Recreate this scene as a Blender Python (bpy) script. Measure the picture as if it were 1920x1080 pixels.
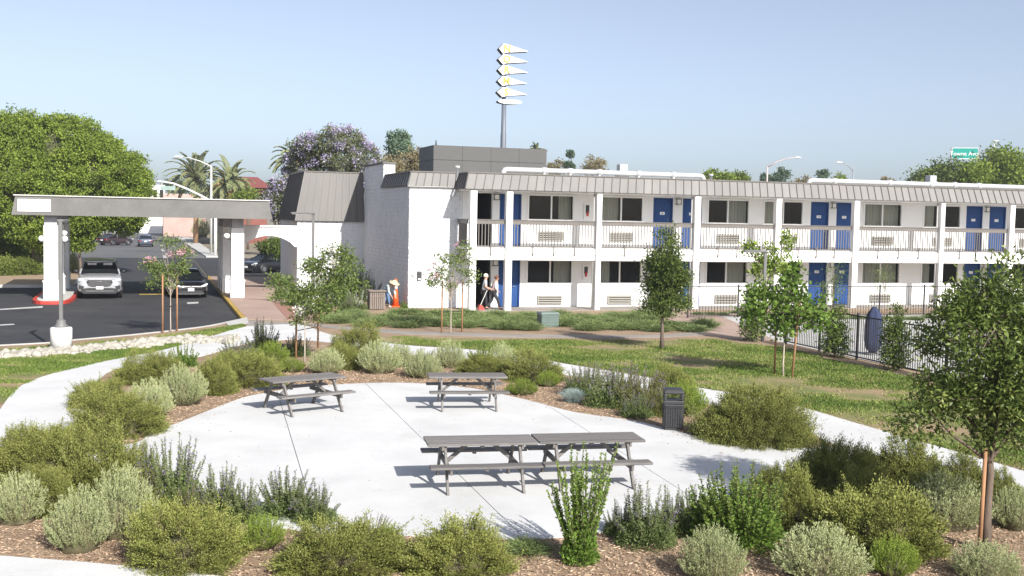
import bpy, bmesh, math, random
import numpy as np
from mathutils import Vector, Matrix

for _o in list(bpy.data.objects):
    bpy.data.objects.remove(_o, do_unlink=True)
scene = bpy.context.scene
COL = scene.collection
PI = math.pi

# ------------------------------------------------------------------ camera
FPX, EYE, ROLL = 2087.0, 4.5, 0.02
PITCH = math.atan(135 / FPX)
_fw = np.array([0, math.cos(PITCH), -math.sin(PITCH)])
_u0 = np.array([0, math.sin(PITCH), math.cos(PITCH)])
_r0 = np.array([1.0, 0, 0])
_rt = math.cos(ROLL) * _r0 + math.sin(ROLL) * _u0
_up = -math.sin(ROLL) * _r0 + math.cos(ROLL) * _u0
_C = np.array([0, 0, EYE])
cam_data = bpy.data.cameras.new('camera')
cam = bpy.data.objects.new('camera', cam_data)
COL.objects.link(cam)
cam.matrix_world = Matrix(((_rt[0], _up[0], -_fw[0], 0), (_rt[1], _up[1], -_fw[1], 0),
                           (_rt[2], _up[2], -_fw[2], EYE), (0, 0, 0, 1)))
cam_data.sensor_width = 36
cam_data.lens = 36 * FPX / 1920
cam_data.clip_start = 0.1
cam_data.clip_end = 6000
scene.camera = cam
scene.render.resolution_x, scene.render.resolution_y = 1024, 576

# ------------------------------------------------------------------ sky, sun, exposure
SUN_EL = math.radians(33)
SUN_DIR = Vector((0.52 * math.cos(SUN_EL), -0.854 * math.cos(SUN_EL), math.sin(SUN_EL))).normalized()
world = bpy.data.worlds.new('World')
scene.world = world
world.use_nodes = True
nt = world.node_tree
nt.nodes.clear()
_sky = nt.nodes.new('ShaderNodeTexSky')
_sky.sky_type = 'NISHITA'
_sky.sun_disc = False
_sky.sun_elevation = SUN_EL
_sky.sun_rotation = math.radians(149)
_sky.altitude = 0
_sky.air_density = 0.7
_sky.dust_density = 1.6
_sky.ozone_density = 3.5
_bg = nt.nodes.new('ShaderNodeBackground')
_bg.inputs['Strength'].default_value = 0.094
_wo = nt.nodes.new('ShaderNodeOutputWorld')
_hs = nt.nodes.new('ShaderNodeHueSaturation')
_hs.inputs['Saturation'].default_value = 0.63
nt.links.new(_sky.outputs[0], _hs.inputs['Color'])
nt.links.new(_hs.outputs[0], _bg.inputs['Color'])
nt.links.new(_bg.outputs[0], _wo.inputs['Surface'])
_sd = bpy.data.lights.new('sun', 'SUN')
_sd.energy = 4.4
_sd.angle = math.radians(0.53)
_sd.color = (1.0, 0.96, 0.90)
sun = bpy.data.objects.new('sun', _sd)
COL.objects.link(sun)
sun.rotation_euler = (-SUN_DIR).to_track_quat('-Z', 'Y').to_euler()
scene.view_settings.view_transform = 'Standard'
scene.view_settings.look = 'None'
scene.view_settings.gamma = 1
scene.view_settings.use_curve_mapping = False
scene.view_settings.exposure = 0.87

# ------------------------------------------------------------------ survey helpers (photo survey -> ground metres)
def _ray(x, y):
    return _fw + _rt * (x - 960) / FPX + _up * (540 - y) / FPX
def G(x, y, z=0.0):
    d = _ray(x, y)
    return Vector(_C + d * ((z - EYE) / d[2]))
def D(x, y, depth):
    d = _ray(x, y)
    return Vector(_C + d * depth)
def horizon(x):
    return 405 + 0.02 * (x - 960)
PHI = math.radians(18)
O = Vector((-1.94, 52.23, 0))
UA = Vector((math.cos(PHI), math.sin(PHI), 0))
VA = Vector((-math.sin(PHI), math.cos(PHI), 0))
def UV(u, v, z=0.0):
    return O + UA * u + VA * v + Vector((0, 0, z))

# ------------------------------------------------------------------ object helpers
def tag(o, label=None, cat=None, group=None, kind=None):
    if label: o['label'] = label
    if cat: o['category'] = cat
    if group: o['group'] = group
    if kind: o['kind'] = kind
    return o
def link(o, parent=None):
    COL.objects.link(o)
    if parent: o.parent = parent
    return o
def empty(name, loc=(0, 0, 0), rz=0.0, label=None, cat=None, group=None):
    o = bpy.data.objects.new(name, None)
    o.empty_display_size = 0.2
    o.location = loc
    o.rotation_euler = (0, 0, rz)
    link(o)
    return tag(o, label, cat, group)
def copy_tree(o, parent=None):
    c = o.copy()
    link(c, parent)
    for ch in [x for x in o.children]:
        copy_tree(ch, c)
    return c
def inst(name, mesh, parent=None, loc=(0, 0, 0), rot=(0, 0, 0), scale=(1, 1, 1)):
    o = bpy.data.objects.new(name, mesh)
    o.location = loc
    o.rotation_euler = rot
    o.scale = scale
    return link(o, parent)

class MB:
    """collects simple solids into one mesh"""
    def __init__(s):
        s.v, s.f, s.mi, s.cur, s.sm = [], [], [], 0, []
        s.smooth = False
    def add(s, vs, fs):
        b = len(s.v)
        s.v.extend([tuple(p) for p in vs])
        for f in fs:
            s.f.append([i + b for i in f])
            s.mi.append(s.cur)
            s.sm.append(s.smooth)
        return s
    def box(s, x0, x1, y0, y1, z0, z1):
        if x0 > x1: x0, x1 = x1, x0
        if y0 > y1: y0, y1 = y1, y0
        if z0 > z1: z0, z1 = z1, z0
        vs = [(x0, y0, z0), (x1, y0, z0), (x1, y1, z0), (x0, y1, z0), (x0, y0, z1), (x1, y0, z1), (x1, y1, z1), (x0, y1, z1)]
        return s.add(vs, [(0, 3, 2, 1), (4, 5, 6, 7), (0, 1, 5, 4), (1, 2, 6, 5), (2, 3, 7, 6), (3, 0, 4, 7)])
    def hexa(s, b, t):
        """eight corners: bottom loop b (ccw from above) and top loop t"""
        n = len(b)
        vs = list(b) + list(t)
        fs = [tuple(range(n))[::-1], tuple(range(n, 2 * n))]
        for i in range(n):
            j = (i + 1) % n
            fs.append((i, j, n + j, n + i))
        return s.add(vs, fs)
    def prism(s, poly, z0, z1):
        return s.hexa([(p[0], p[1], z0) for p in poly], [(p[0], p[1], z1) for p in poly])
    def prism_y(s, poly, y0, y1):
        """polygon in x,z extruded along y"""
        return s.hexa([(p[0], y1, p[1]) for p in poly][::-1], [(p[0], y0, p[1]) for p in poly][::-1])
    def bar(s, a, b, w, h, up=(0, 0, 1)):
        a, b = Vector(a), Vector(b)
        d = (b - a).normalized()
        u = Vector(up)
        r = d.cross(u)
        if r.length < 1e-4: r = d.cross(Vector((0, 1, 0)))
        r.normalize()
        u = r.cross(d)
        c = []
        for p in (a, b):
            c.append([p - r * w / 2 - u * h / 2, p + r * w / 2 - u * h / 2, p + r * w / 2 + u * h / 2, p - r * w / 2 + u * h / 2])
        return s.add(c[0] + c[1], [(3, 2, 1, 0), (4, 5, 6, 7), (0, 1, 5, 4), (1, 2, 6, 5), (2, 3, 7, 6), (3, 0, 4, 7)])
    def tube(s, pts, rad, n=8, caps=True):
        pts = [Vector(p) for p in pts]
        if not hasattr(rad, '__len__'): rad = [rad] * len(pts)
        vs, fs = [], []
        ref = None
        for i, p in enumerate(pts):
            if i == 0: d = pts[1] - p
            elif i == len(pts) - 1: d = p - pts[i - 1]
            else: d = pts[i + 1] - pts[i - 1]
            d.normalize()
            if ref is None:
                ref = Vector((0, 1, 0)) if abs(d.y) < 0.9 else Vector((1, 0, 0))
            r = ref - d * ref.dot(d)
            r.normalize()
            ref = r
            q = d.cross(r)
            for k in range(n):
                a = 2 * PI * k / n
                vs.append(p + (r * math.cos(a) + q * math.sin(a)) * rad[i])
        m = len(pts)
        for i in range(m - 1):
            for k in range(n):
                k2 = (k + 1) % n
                fs.append((i * n + k, i * n + k2, (i + 1) * n + k2, (i + 1) * n + k))
        if caps:
            fs.append(tuple(range(n))[::-1])
            fs.append(tuple(range((m - 1) * n, m * n)))
        return s.add(vs, fs)
    def lathe(s, prof, c=(0, 0, 0), n=16):
        """profile of (radius, z) from bottom to top"""
        vs, fs = [], []
        for r, z in prof:
            for k in range(n):
                a = 2 * PI * k / n
                vs.append((c[0] + r * math.cos(a), c[1] + r * math.sin(a), c[2] + z))
        for i in range(len(prof) - 1):
            for k in range(n):
                k2 = (k + 1) % n
                fs.append((i * n + k, i * n + k2, (i + 1) * n + k2, (i + 1) * n + k))
        fs.append(tuple(range(n))[::-1])
        fs.append(tuple(range((len(prof) - 1) * n, len(prof) * n)))
        return s.add(vs, fs)
    def ball(s, c, r, n=10, m=7):
        prof = []
        for i in range(m + 1):
            a = -PI / 2 + PI * i / m
            prof.append((max(math.cos(a), 0.02) * r, math.sin(a) * r))
        return s.lathe(prof, c, n)
    def mesh(s, name, mats):
        me = bpy.data.meshes.new(name)
        me.from_pydata(s.v, [], s.f)
        for m in (mats if isinstance(mats, (list, tuple)) else [mats]):
            me.materials.append(m)
        me.polygons.foreach_set('material_index', s.mi)
        me.polygons.foreach_set('use_smooth', s.sm)
        me.update()
        return me
    def build(s, name, mats, parent=None, bevel=0.0, seg=1):
        o = bpy.data.objects.new(name, s.mesh(name, mats))
        link(o, parent)
        if bevel:
            b = o.modifiers.new('bevel', 'BEVEL')
            b.width = bevel
            b.segments = seg
            b.limit_method = 'ANGLE'
            b.angle_limit = math.radians(40)
        return o

def text_mesh(body, size, mat, extrude=0.004, bold=0.0):
    cu = bpy.data.curves.new('lettering', 'FONT')
    cu.body = body
    cu.size = size
    cu.extrude = extrude
    cu.offset = bold
    cu.align_x = 'CENTER'
    cu.align_y = 'CENTER'
    ob = bpy.data.objects.new('lettering', cu)
    COL.objects.link(ob)
    dg = bpy.context.evaluated_depsgraph_get()
    me = bpy.data.meshes.new_from_object(ob.evaluated_get(dg))
    bpy.data.objects.remove(ob, do_unlink=True)
    me.materials.clear()
    me.materials.append(mat)
    return me

# ------------------------------------------------------------------ materials
MATS = {}
def srgb(r, g, b):
    f = lambda c: (c / 255 / 12.92) if c / 255 <= 0.04045 else ((c / 255 + 0.055) / 1.055) ** 2.4
    return (f(r), f(g), f(b))
def _nodes(name):
    m = bpy.data.materials.new(name)
    m.use_nodes = True
    n = m.node_tree
    return m, n, n.nodes['Principled BSDF']
def _noise(n, coord, scale, detail=4, rough=0.6):
    t = n.nodes.new('ShaderNodeTexNoise')
    t.inputs['Scale'].default_value = scale
    t.inputs['Detail'].default_value = detail
    t.inputs['Roughness'].default_value = rough
    n.links.new(coord, t.inputs['Vector'])
    return t.outputs['Fac']
def _ramp(n, fac, stops):
    r = n.nodes.new('ShaderNodeValToRGB')
    el = r.color_ramp.elements
    el[0].position, el[0].color = stops[0][0], (*stops[0][1], 1)
    el[1].position, el[1].color = stops[-1][0], (*stops[-1][1], 1)
    for p, c in stops[1:-1]:
        e = el.new(p)
        e.color = (*c, 1)
    n.links.new(fac, r.inputs[0])
    return r.outputs[0]
def _mix(n, fac, a, b, mode='MIX'):
    x = n.nodes.new('ShaderNodeMix')
    x.data_type = 'RGBA'
    x.blend_type = mode
    for sock, val in ((x.inputs[0], fac), (x.inputs[6], a), (x.inputs[7], b)):
        if isinstance(val, (int, float)): sock.default_value = val
        elif isinstance(val, tuple): sock.default_value = (*val[:3], 1)
        else: n.links.new(val, sock)
    return x.outputs[2]
def _bump(n, p, h, strength=0.3, dist=0.01):
    b = n.nodes.new('ShaderNodeBump')
    b.inputs['Strength'].default_value = strength
    b.inputs['Distance'].default_value = dist
    n.links.new(h, b.inputs['Height'])
    n.links.new(b.outputs[0], p.inputs['Normal'])
def mat(name, col, rough=0.6, var=0.12, scale=3.0, metal=0.0, bump=0.0, bscale=40.0, stretch=None, spec=None, coat=0.0, fine=0.06, rand=0.0):
    """painted or solid surface with uneven tone at two scales"""
    if name in MATS: return MATS[name]
    m, n, p = _nodes(name)
    tc = n.nodes.new('ShaderNodeTexCoord')
    co = tc.outputs['Object']
    if stretch:
        mp = n.nodes.new('ShaderNodeMapping')
        mp.inputs['Scale'].default_value = stretch
        n.links.new(co, mp.inputs['Vector'])
        co = mp.outputs[0]
    c = tuple(col)
    lo = tuple(max(x * (1 - var), 0) for x in c)
    hi = tuple(min(x * (1 + var), 1) for x in c)
    base = _ramp(n, _noise(n, co, scale), [(0.3, lo), (0.7, hi)])
    if fine:
        f2 = _ramp(n, _noise(n, co, scale * 14, 3), [(0.3, (1 - fine,) * 3), (0.7, (1, 1, 1))])
        base = _mix(n, 1.0, base, f2, 'MULTIPLY')
    if rand:
        oi = n.nodes.new('ShaderNodeObjectInfo')
        mr = n.nodes.new('ShaderNodeMapRange')
        mr.inputs['To Min'].default_value = 1 - rand
        mr.inputs['To Max'].default_value = 1 + rand
        n.links.new(oi.outputs['Random'], mr.inputs['Value'])
        hs = n.nodes.new('ShaderNodeHueSaturation')
        n.links.new(mr.outputs[0], hs.inputs['Value'])
        n.links.new(base, hs.inputs['Color'])
        base = hs.outputs[0]
    n.links.new(base, p.inputs['Base Color'])
    p.inputs['Roughness'].default_value = rough
    p.inputs['Metallic'].default_value = metal
    if spec is not None: p.inputs['Specular IOR Level'].default_value = spec
    if coat: p.inputs['Coat Weight'].default_value = coat
    if bump: _bump(n, p, _noise(n, co, bscale, 5), bump, 0.01)
    MATS[name] = m
    return m
def leaf_mat(name, a, b, c=None, trans=0.3, rough=0.5):
    """leaf colour runs between kinds a, b, c with each leaf's own tint value"""
    if name in MATS: return MATS[name]
    m, n, p = _nodes(name)
    at = n.nodes.new('ShaderNodeAttribute')
    at.attribute_name = 'tint'
    stops = [(0.0, a), (1.0, b)] if c is None else [(0.0, a), (0.5, b), (1.0, c)]
    colr = _ramp(n, at.outputs['Fac'], stops)
    oi = n.nodes.new('ShaderNodeObjectInfo')
    hs = n.nodes.new('ShaderNodeHueSaturation')
    mr = n.nodes.new('ShaderNodeMapRange')
    mr.inputs['To Min'].default_value = 0.86
    mr.inputs['To Max'].default_value = 1.1
    n.links.new(oi.outputs['Random'], mr.inputs['Value'])
    n.links.new(mr.outputs[0], hs.inputs['Value'])
    n.links.new(colr, hs.inputs['Color'])
    colr = hs.outputs[0]
    n.links.new(colr, p.inputs['Base Color'])
    p.inputs['Roughness'].default_value = rough
    p.inputs['Specular IOR Level'].default_value = 0.12
    tr = n.nodes.new('ShaderNodeBsdfTranslucent')
    n.links.new(colr, tr.inputs['Color'])
    mx = n.nodes.new('ShaderNodeMixShader')
    mx.inputs[0].default_value = trans
    n.links.new(p.outputs[0], mx.inputs[1])
    n.links.new(tr.outputs[0], mx.inputs[2])
    out = n.nodes['Material Output']
    n.links.new(mx.outputs[0], out.inputs['Surface'])
    MATS[name] = m
    return m
def glass_mat(name, tint=(0.75, 0.76, 0.75)):
    if name in MATS: return MATS[name]
    m, n, p = _nodes(name)
    n.nodes.remove(p)
    t = n.nodes.new('ShaderNodeBsdfTransparent')
    t.inputs['Color'].default_value = (*tint, 1)
    g = n.nodes.new('ShaderNodeBsdfGlossy')
    g.inputs['Roughness'].default_value = 0.03
    fr = n.nodes.new('ShaderNodeFresnel')
    fr.inputs['IOR'].default_value = 1.22
    mx = n.nodes.new('ShaderNodeMixShader')
    n.links.new(fr.outputs[0], mx.inputs[0])
    n.links.new(t.outputs[0], mx.inputs[1])
    n.links.new(g.outputs[0], mx.inputs[2])
    n.links.new(mx.outputs[0], n.nodes['Material Output'].inputs['Surface'])
    MATS[name] = m
    return m

# surfaces
def ground_material(name, stops, scale, fine_stops, fscale, bump, rough=0.9, bdist=0.02, stretch=None, blot=None):
    m, n, p = _nodes(name)
    tc = n.nodes.new('ShaderNodeTexCoord')
    co = tc.outputs['Object']
    c1 = _ramp(n, _noise(n, co, scale, 6, 0.62), stops)
    co2 = co
    if stretch:
        mp = n.nodes.new('ShaderNodeMapping')
        mp.inputs['Scale'].default_value = stretch
        n.links.new(co, mp.inputs['Vector'])
        co2 = mp.outputs[0]
    f = _noise(n, co2, fscale, 4, 0.7)
    c2 = _ramp(n, f, fine_stops)
    cc = _mix(n, 1.0, c1, c2, 'MULTIPLY')
    if blot:
        bs, blo, bhi, bc = blot
        cc = _mix(n, 1.0, cc, _ramp(n, _noise(n, co, bs, 7, 0.7), [(blo, (1, 1, 1)), (bhi, bc)]), 'MULTIPLY')
    n.links.new(cc, p.inputs['Base Color'])
    p.inputs['Roughness'].default_value = rough
    p.inputs['Specular IOR Level'].default_value = 0.25
    _bump(n, p, f, bump, bdist)
    MATS[name] = m
    return m
M_MULCH = ground_material('wood_mulch', [(0.3, (0.28, 0.195, 0.13)), (0.5, (0.34, 0.245, 0.165)), (0.7, (0.42, 0.31, 0.215))], 0.9,
                          [(0.3, (0.62, 0.62, 0.62)), (0.65, (1.05, 1.05, 1.05))], 38, 0.7, 0.95, 0.03)
M_CONC = ground_material('patio_concrete', [(0.3, (0.52, 0.52, 0.515)), (0.7, (0.64, 0.64, 0.635))], 0.5,
                         [(0.3, (0.9, 0.9, 0.9)), (0.7, (1, 1, 1))], 30, 0.1, 0.8, 0.004, blot=(1.1, 0.56, 0.76, (0.88, 0.865, 0.85)))
M_CONC2 = ground_material('old_concrete', [(0.3, (0.24, 0.215, 0.19)), (0.7, (0.34, 0.31, 0.28))], 0.6,
                          [(0.3, (0.85, 0.85, 0.85)), (0.7, (1, 1, 1))], 25, 0.15, 0.85, 0.004)
M_JOINT = mat('joint_filler', (0.2, 0.19, 0.18), 0.95)
M_ASPH = ground_material('asphalt', [(0.25, (0.028, 0.029, 0.033)), (0.45, (0.044, 0.044, 0.048)), (0.6, (0.05, 0.05, 0.053)), (0.78, (0.078, 0.076, 0.075))], 0.35,
                         [(0.3, (0.75, 0.75, 0.75)), (0.7, (1.15, 1.15, 1.15))], 60, 0.3, 0.85, 0.006, blot=(0.9, 0.56, 0.68, (0.62, 0.62, 0.63)))
M_STREET = ground_material('street_asphalt', [(0.25, (0.10, 0.10, 0.105)), (0.75, (0.15, 0.148, 0.145))], 0.12,
                           [(0.3, (0.85, 0.85, 0.85)), (0.7, (1.1, 1.1, 1.1))], 30, 0.2, 0.85, 0.006)
M_SOIL = ground_material('dry_ground', [(0.3, (0.2, 0.17, 0.12)), (0.7, (0.3, 0.26, 0.19))], 0.05,
                         [(0.3, (0.8, 0.8, 0.8)), (0.7, (1.1, 1.1, 1.1))], 3, 0.3, 0.95, 0.03)
M_TURF = ground_material('turf_soil', [(0.38, (0.36, 0.26, 0.16)), (0.5, (0.25, 0.23, 0.1)), (0.66, (0.14, 0.18, 0.05))], 0.55,
                         [(0.3, (0.6, 0.6, 0.6)), (0.7, (1.15, 1.15, 1.15))], 45, 0.7, 0.95, 0.03)
M_PINK = ground_material('pink_paving', [(0.3, (0.33, 0.235, 0.19)), (0.7, (0.42, 0.31, 0.26))], 0.5,
                         [(0.3, (0.88, 0.88, 0.88)), (0.7, (1, 1, 1))], 20, 0.15, 0.85, 0.004)
M_CURB = ground_material('curb_concrete', [(0.3, (0.43, 0.42, 0.4)), (0.7, (0.56, 0.55, 0.52))], 0.7,
                         [(0.3, (0.85, 0.85, 0.85)), (0.7, (1, 1, 1))], 18, 0.2, 0.85, 0.004)
M_WHITE = mat('white_masonry_paint', (0.79, 0.785, 0.77), 0.75, 0.03, 0.8, bump=0.15, bscale=60)
M_TRIM = mat('white_trim_paint', (0.8, 0.79, 0.77), 0.5, 0.03, 1.5)
M_BLOCK = mat('white_slump_block', (0.67, 0.685, 0.71), 0.85, 0.07, 2.2, bump=0.5, bscale=28)
M_METAL = mat('tan_roof_metal', (0.18, 0.172, 0.163), 0.6, 0.1, 0.7, metal=0.0, stretch=(1, 1, 0.25), rand=0.07)
M_METALL = mat('lobby_roof_metal', (0.115, 0.107, 0.1), 0.6, 0.1, 0.7, stretch=(1, 1, 0.25))
M_METALD = mat('roof_seam_metal', (0.09, 0.082, 0.075), 0.5, 0.1, 1.0)
M_RAIL = mat('brown_grey_rail_paint', (0.135, 0.122, 0.11), 0.55, 0.1, 2.0)
M_BLUE = mat('blue_door_paint', (0.018, 0.062, 0.2), 0.55, 0.08, 1.2, spec=0.2)
M_DARK = mat('dark_interior', (0.035, 0.033, 0.032), 0.8, 0.1)
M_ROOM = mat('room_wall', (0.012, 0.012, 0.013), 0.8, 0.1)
M_GLASS = glass_mat('window_glass')
M_CURT = mat('cream_curtain', (0.8, 0.79, 0.7), 0.9, 0.06, 3.0, stretch=(4, 4, 0.3))
M_ACG = mat('beige_grille', (0.30, 0.285, 0.25), 0.6, 0.08, 3)
M_SCREEN = mat('grey_screen_panel', (0.066, 0.065, 0.063), 0.55, 0.05, 0.6)
M_DUCT = mat('white_duct_wrap', (0.5, 0.51, 0.52), 0.4, 0.12, 1.5, metal=0.1, fine=0.15)
M_BLACK = mat('black_metal', (0.02, 0.02, 0.022), 0.45, 0.15, 4)
M_LAMPG = mat('lamp_post_grey', (0.15, 0.15, 0.147), 0.5, 0.1, 3)
M_WOODG = mat('weathered_grey_wood', (0.17, 0.158, 0.15), 0.8, 0.3, 1.8, bump=0.4, bscale=12, stretch=(1.2, 14, 14), fine=0.28, rand=0.18)
M_STAKE = mat('lodgepole_stake', (0.36, 0.19, 0.095), 0.85, 0.2, 4, stretch=(6, 6, 0.8), fine=0.15)
M_BARK = mat('grey_bark', (0.14, 0.105, 0.08), 0.9, 0.25, 6, bump=0.7, bscale=30, stretch=(3, 3, 0.8), fine=0.2)
M_BARKL = mat('pale_bark', (0.42, 0.36, 0.29), 0.85, 0.2, 6, stretch=(3, 3, 0.8), fine=0.15)
M_TWIG = mat('twig_brown', (0.10, 0.088, 0.045), 0.9, 0.25, 12)
M_RUBBER = mat('black_rubber', (0.015, 0.015, 0.016), 0.7, 0.1)
M_CHROME = mat('bright_metal', (0.6, 0.6, 0.62), 0.2, 0.05, metal=0.9)
M_ORANGE = mat('orange_plastic', (0.75, 0.10, 0.015), 0.5, 0.08, 4)
M_REFL = mat('white_band', (0.75, 0.74, 0.72), 0.4, 0.05)
M_REDP = mat('red_curb_paint', (0.48, 0.045, 0.03), 0.6, 0.15, 3, fine=0.15)
M_YELP = mat('yellow_curb_paint', (0.42, 0.27, 0.04), 0.7, 0.25, 3, fine=0.2)
M_WPAINT = mat('white_road_paint', (0.5, 0.5, 0.48), 0.8, 0.25, 5, fine=0.25)
M_YPAINT = mat('yellow_road_paint', (0.5, 0.36, 0.05), 0.8, 0.2, 5, fine=0.2)
M_CANOPY = mat('weathered_grey_fascia', (0.142, 0.138, 0.131), 0.85, 0.16, 0.8, bump=0.2, bscale=25, fine=0.15)
M_GLOBE = mat('white_globe', (0.85, 0.84, 0.8), 0.25, 0.02)
M_SIGNW = mat('sign_white', (0.88, 0.87, 0.85), 0.4, 0.02)
M_SIGNO = mat('sign_orange', (0.8, 0.42, 0.08), 0.4, 0.05)
M_SIGNE = mat('sign_edge_dark', (0.05, 0.055, 0.065), 0.5, 0.05)
M_POLE = mat('sign_pole_blue_grey', (0.13, 0.145, 0.175), 0.5, 0.08, 1)
M_UTIL = mat('utility_green', (0.11, 0.155, 0.14), 0.5, 0.1, 3)
M_STONE = mat('white_cobble', (0.37, 0.345, 0.295), 0.85, 0.25, 3.5, bump=0.4, bscale=14)
M_SKIN = mat('skin', (0.5, 0.29, 0.2), 0.55, 0.06)
# foliage
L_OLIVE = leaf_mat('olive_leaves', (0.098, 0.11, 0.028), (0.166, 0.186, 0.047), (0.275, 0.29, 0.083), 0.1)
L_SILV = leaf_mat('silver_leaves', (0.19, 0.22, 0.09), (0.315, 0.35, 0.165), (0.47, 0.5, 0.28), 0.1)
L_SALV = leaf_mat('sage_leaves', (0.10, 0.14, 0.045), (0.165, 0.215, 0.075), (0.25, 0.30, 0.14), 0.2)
L_PURP = leaf_mat('purple_flowers', (0.20, 0.13, 0.30), (0.33, 0.24, 0.47), None, 0.2)
L_BRIGHT = leaf_mat('bright_leaves', (0.12, 0.18, 0.03), (0.2, 0.275, 0.045), (0.3, 0.36, 0.08), 0.3)
L_LEAFY = leaf_mat('fresh_leaves', (0.085, 0.15, 0.026), (0.155, 0.25, 0.045), (0.27, 0.36, 0.085), 0.35, 0.4)
L_FESC = leaf_mat('blue_blades', (0.26, 0.33, 0.31), (0.42, 0.5, 0.48), None, 0.15)
L_COVER = leaf_mat('cover_blades', (0.11, 0.16, 0.05), (0.18, 0.24, 0.085), (0.29, 0.35, 0.15), 0.25)
L_GRASS = leaf_mat('grass_blades', (0.095, 0.15, 0.03), (0.17, 0.23, 0.05), (0.35, 0.33, 0.14), 0.25)
L_OAK = leaf_mat('oak_leaves', (0.06, 0.092, 0.024), (0.125, 0.172, 0.042), (0.3, 0.35, 0.1), 0.3, 0.35)
L_FICUS = leaf_mat('canopy_leaves', (0.11, 0.16, 0.028), (0.19, 0.255, 0.042), (0.3, 0.355, 0.07), 0.3, 0.45)
L_MYRT = leaf_mat('myrtle_leaves', (0.1, 0.15, 0.04), (0.18, 0.24, 0.065), (0.3, 0.35, 0.13), 0.35, 0.45)
L_PINK = leaf_mat('pink_petals', (0.62, 0.30, 0.38), (0.78, 0.52, 0.56), None, 0.3)
L_WHITEP = leaf_mat('white_petals', (0.7, 0.68, 0.6), (0.82, 0.8, 0.76), None, 0.3)
L_JAC = leaf_mat('jacaranda_petals', (0.3, 0.26, 0.4), (0.49, 0.45, 0.58), None, 0.3)
L_JACG = leaf_mat('jacaranda_leaves', (0.07, 0.09, 0.04), (0.15, 0.165, 0.08), (0.24, 0.25, 0.15), 0.25)
L_EUC = leaf_mat('gum_leaves', (0.10, 0.155, 0.095), (0.17, 0.235, 0.15), None, 0.25)
L_DRY = leaf_mat('dry_leaves', (0.19, 0.16, 0.085), (0.28, 0.24, 0.13), None, 0.25)
L_PALM = leaf_mat('palm_leaves', (0.14, 0.17, 0.075), (0.24, 0.28, 0.14), (0.33, 0.36, 0.2), 0.25)

# ------------------------------------------------------------------ ground
def smooth(pts, n=4, closed=False):
    P = [Vector(p) for p in pts]
    out = []
    m = len(P)
    rng = range(m if closed else m - 1)
    for i in rng:
        p0 = P[(i - 1) % m] if (closed or i > 0) else P[i]
        p1, p2 = P[i], P[(i + 1) % m]
        p3 = P[(i + 2) % m] if (closed or i + 2 < m) else P[i + 1]
        for k in range(n):
            t = k / n
            out.append(0.5 * ((2 * p1) + (p2 - p0) * t + (2 * p0 - 5 * p1 + 4 * p2 - p3) * t * t + (3 * p1 - p0 - 3 * p2 + p3) * t ** 3))
    if not closed: out.append(P[-1])
    return out
def gp(pxs): return [G(x, y) for x, y in pxs]
def area2(poly): return sum(a[0] * b[1] - b[0] * a[1] for a, b in zip(poly, poly[1:] + poly[:1]))
def ccw(poly): return list(poly) if area2(poly) > 0 else list(poly)[::-1]
def sheet(name, poly, z, m, parent=None, kind='structure', thick=0.0):
    poly = ccw([(p[0], p[1]) for p in poly])
    mb = MB()
    if thick:
        mb.prism(poly, z - thick, z)
    else:
        mb.add([(x, y, z) for x, y in poly], [tuple(range(len(poly)))])
    o = mb.build(name, m, parent)
    if parent is None and kind: o['kind'] = kind
    return o
def inside(poly, X, Y):
    r = np.zeros(len(X), bool)
    n = len(poly)
    j = n - 1
    for i in range(n):
        xi, yi, xj, yj = poly[i][0], poly[i][1], poly[j][0], poly[j][1]
        c = ((yi > Y) != (yj > Y)) & (X < (xj - xi) * (Y - yi) / ((yj - yi) or 1e-9) + xi)
        r ^= c
        j = i
    return r
def vnoise(X, Y, scale, seed=0):
    rs = np.random.RandomState(seed)
    T = rs.rand(64, 64)
    x, y = X * scale, Y * scale
    xi, yi = np.floor(x).astype(int), np.floor(y).astype(int)
    fx, fy = x - xi, y - yi
    fx, fy = fx * fx * (3 - 2 * fx), fy * fy * (3 - 2 * fy)
    a = lambda i, j: T[(xi + i) % 64, (yi + j) % 64]
    return (a(0, 0) * (1 - fx) + a(1, 0) * fx) * (1 - fy) + (a(0, 1) * (1 - fx) + a(1, 1) * fx) * fy
def clip_half(poly, p, d, off):
    """keep the side of the line p + t d where the left-hand distance exceeds off"""
    nx, ny = -d[1], d[0]
    f = lambda q: (q[0] - p[0]) * nx + (q[1] - p[1]) * ny - off
    out = []
    for a, b in zip(poly, poly[1:] + poly[:1]):
        fa, fb = f(a), f(b)
        if fa >= 0: out.append(a)
        if (fa >= 0) != (fb >= 0):
            t = fa / (fa - fb)
            out.append((a[0] + (b[0] - a[0]) * t, a[1] + (b[1] - a[1]) * t))
    return out
def strip(name, line, w, z0, z1, m, side=0.0, parent=None, kind='structure'):
    """box swept along a ground polyline"""
    L = [Vector((p[0], p[1])) for p in line]
    mb = MB()
    vs, fs = [], []
    for i, p in enumerate(L):
        d = (L[min(i + 1, len(L) - 1)] - L[max(i - 1, 0)]).normalized()
        nrm = Vector((-d.y, d.x))
        a, b = p + nrm * (side - w / 2), p + nrm * (side + w / 2)
        vs += [(a.x, a.y, z0), (b.x, b.y, z0), (b.x, b.y, z1), (a.x, a.y, z1)]
    for i in range(len(L) - 1):
        k = 4 * i
        for j in range(4):
            j2 = (j + 1) % 4
            fs.append((k + j, k + 4 + j, k + 4 + j2, k + j2))
    e = 4 * (len(L) - 1)
    fs += [(0, 1, 2, 3), (e + 3, e + 2, e + 1, e)]
    mb.add(vs, fs)
    o = mb.build(name, m, parent)
    if parent is None and kind: o['kind'] = kind
    return o

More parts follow.
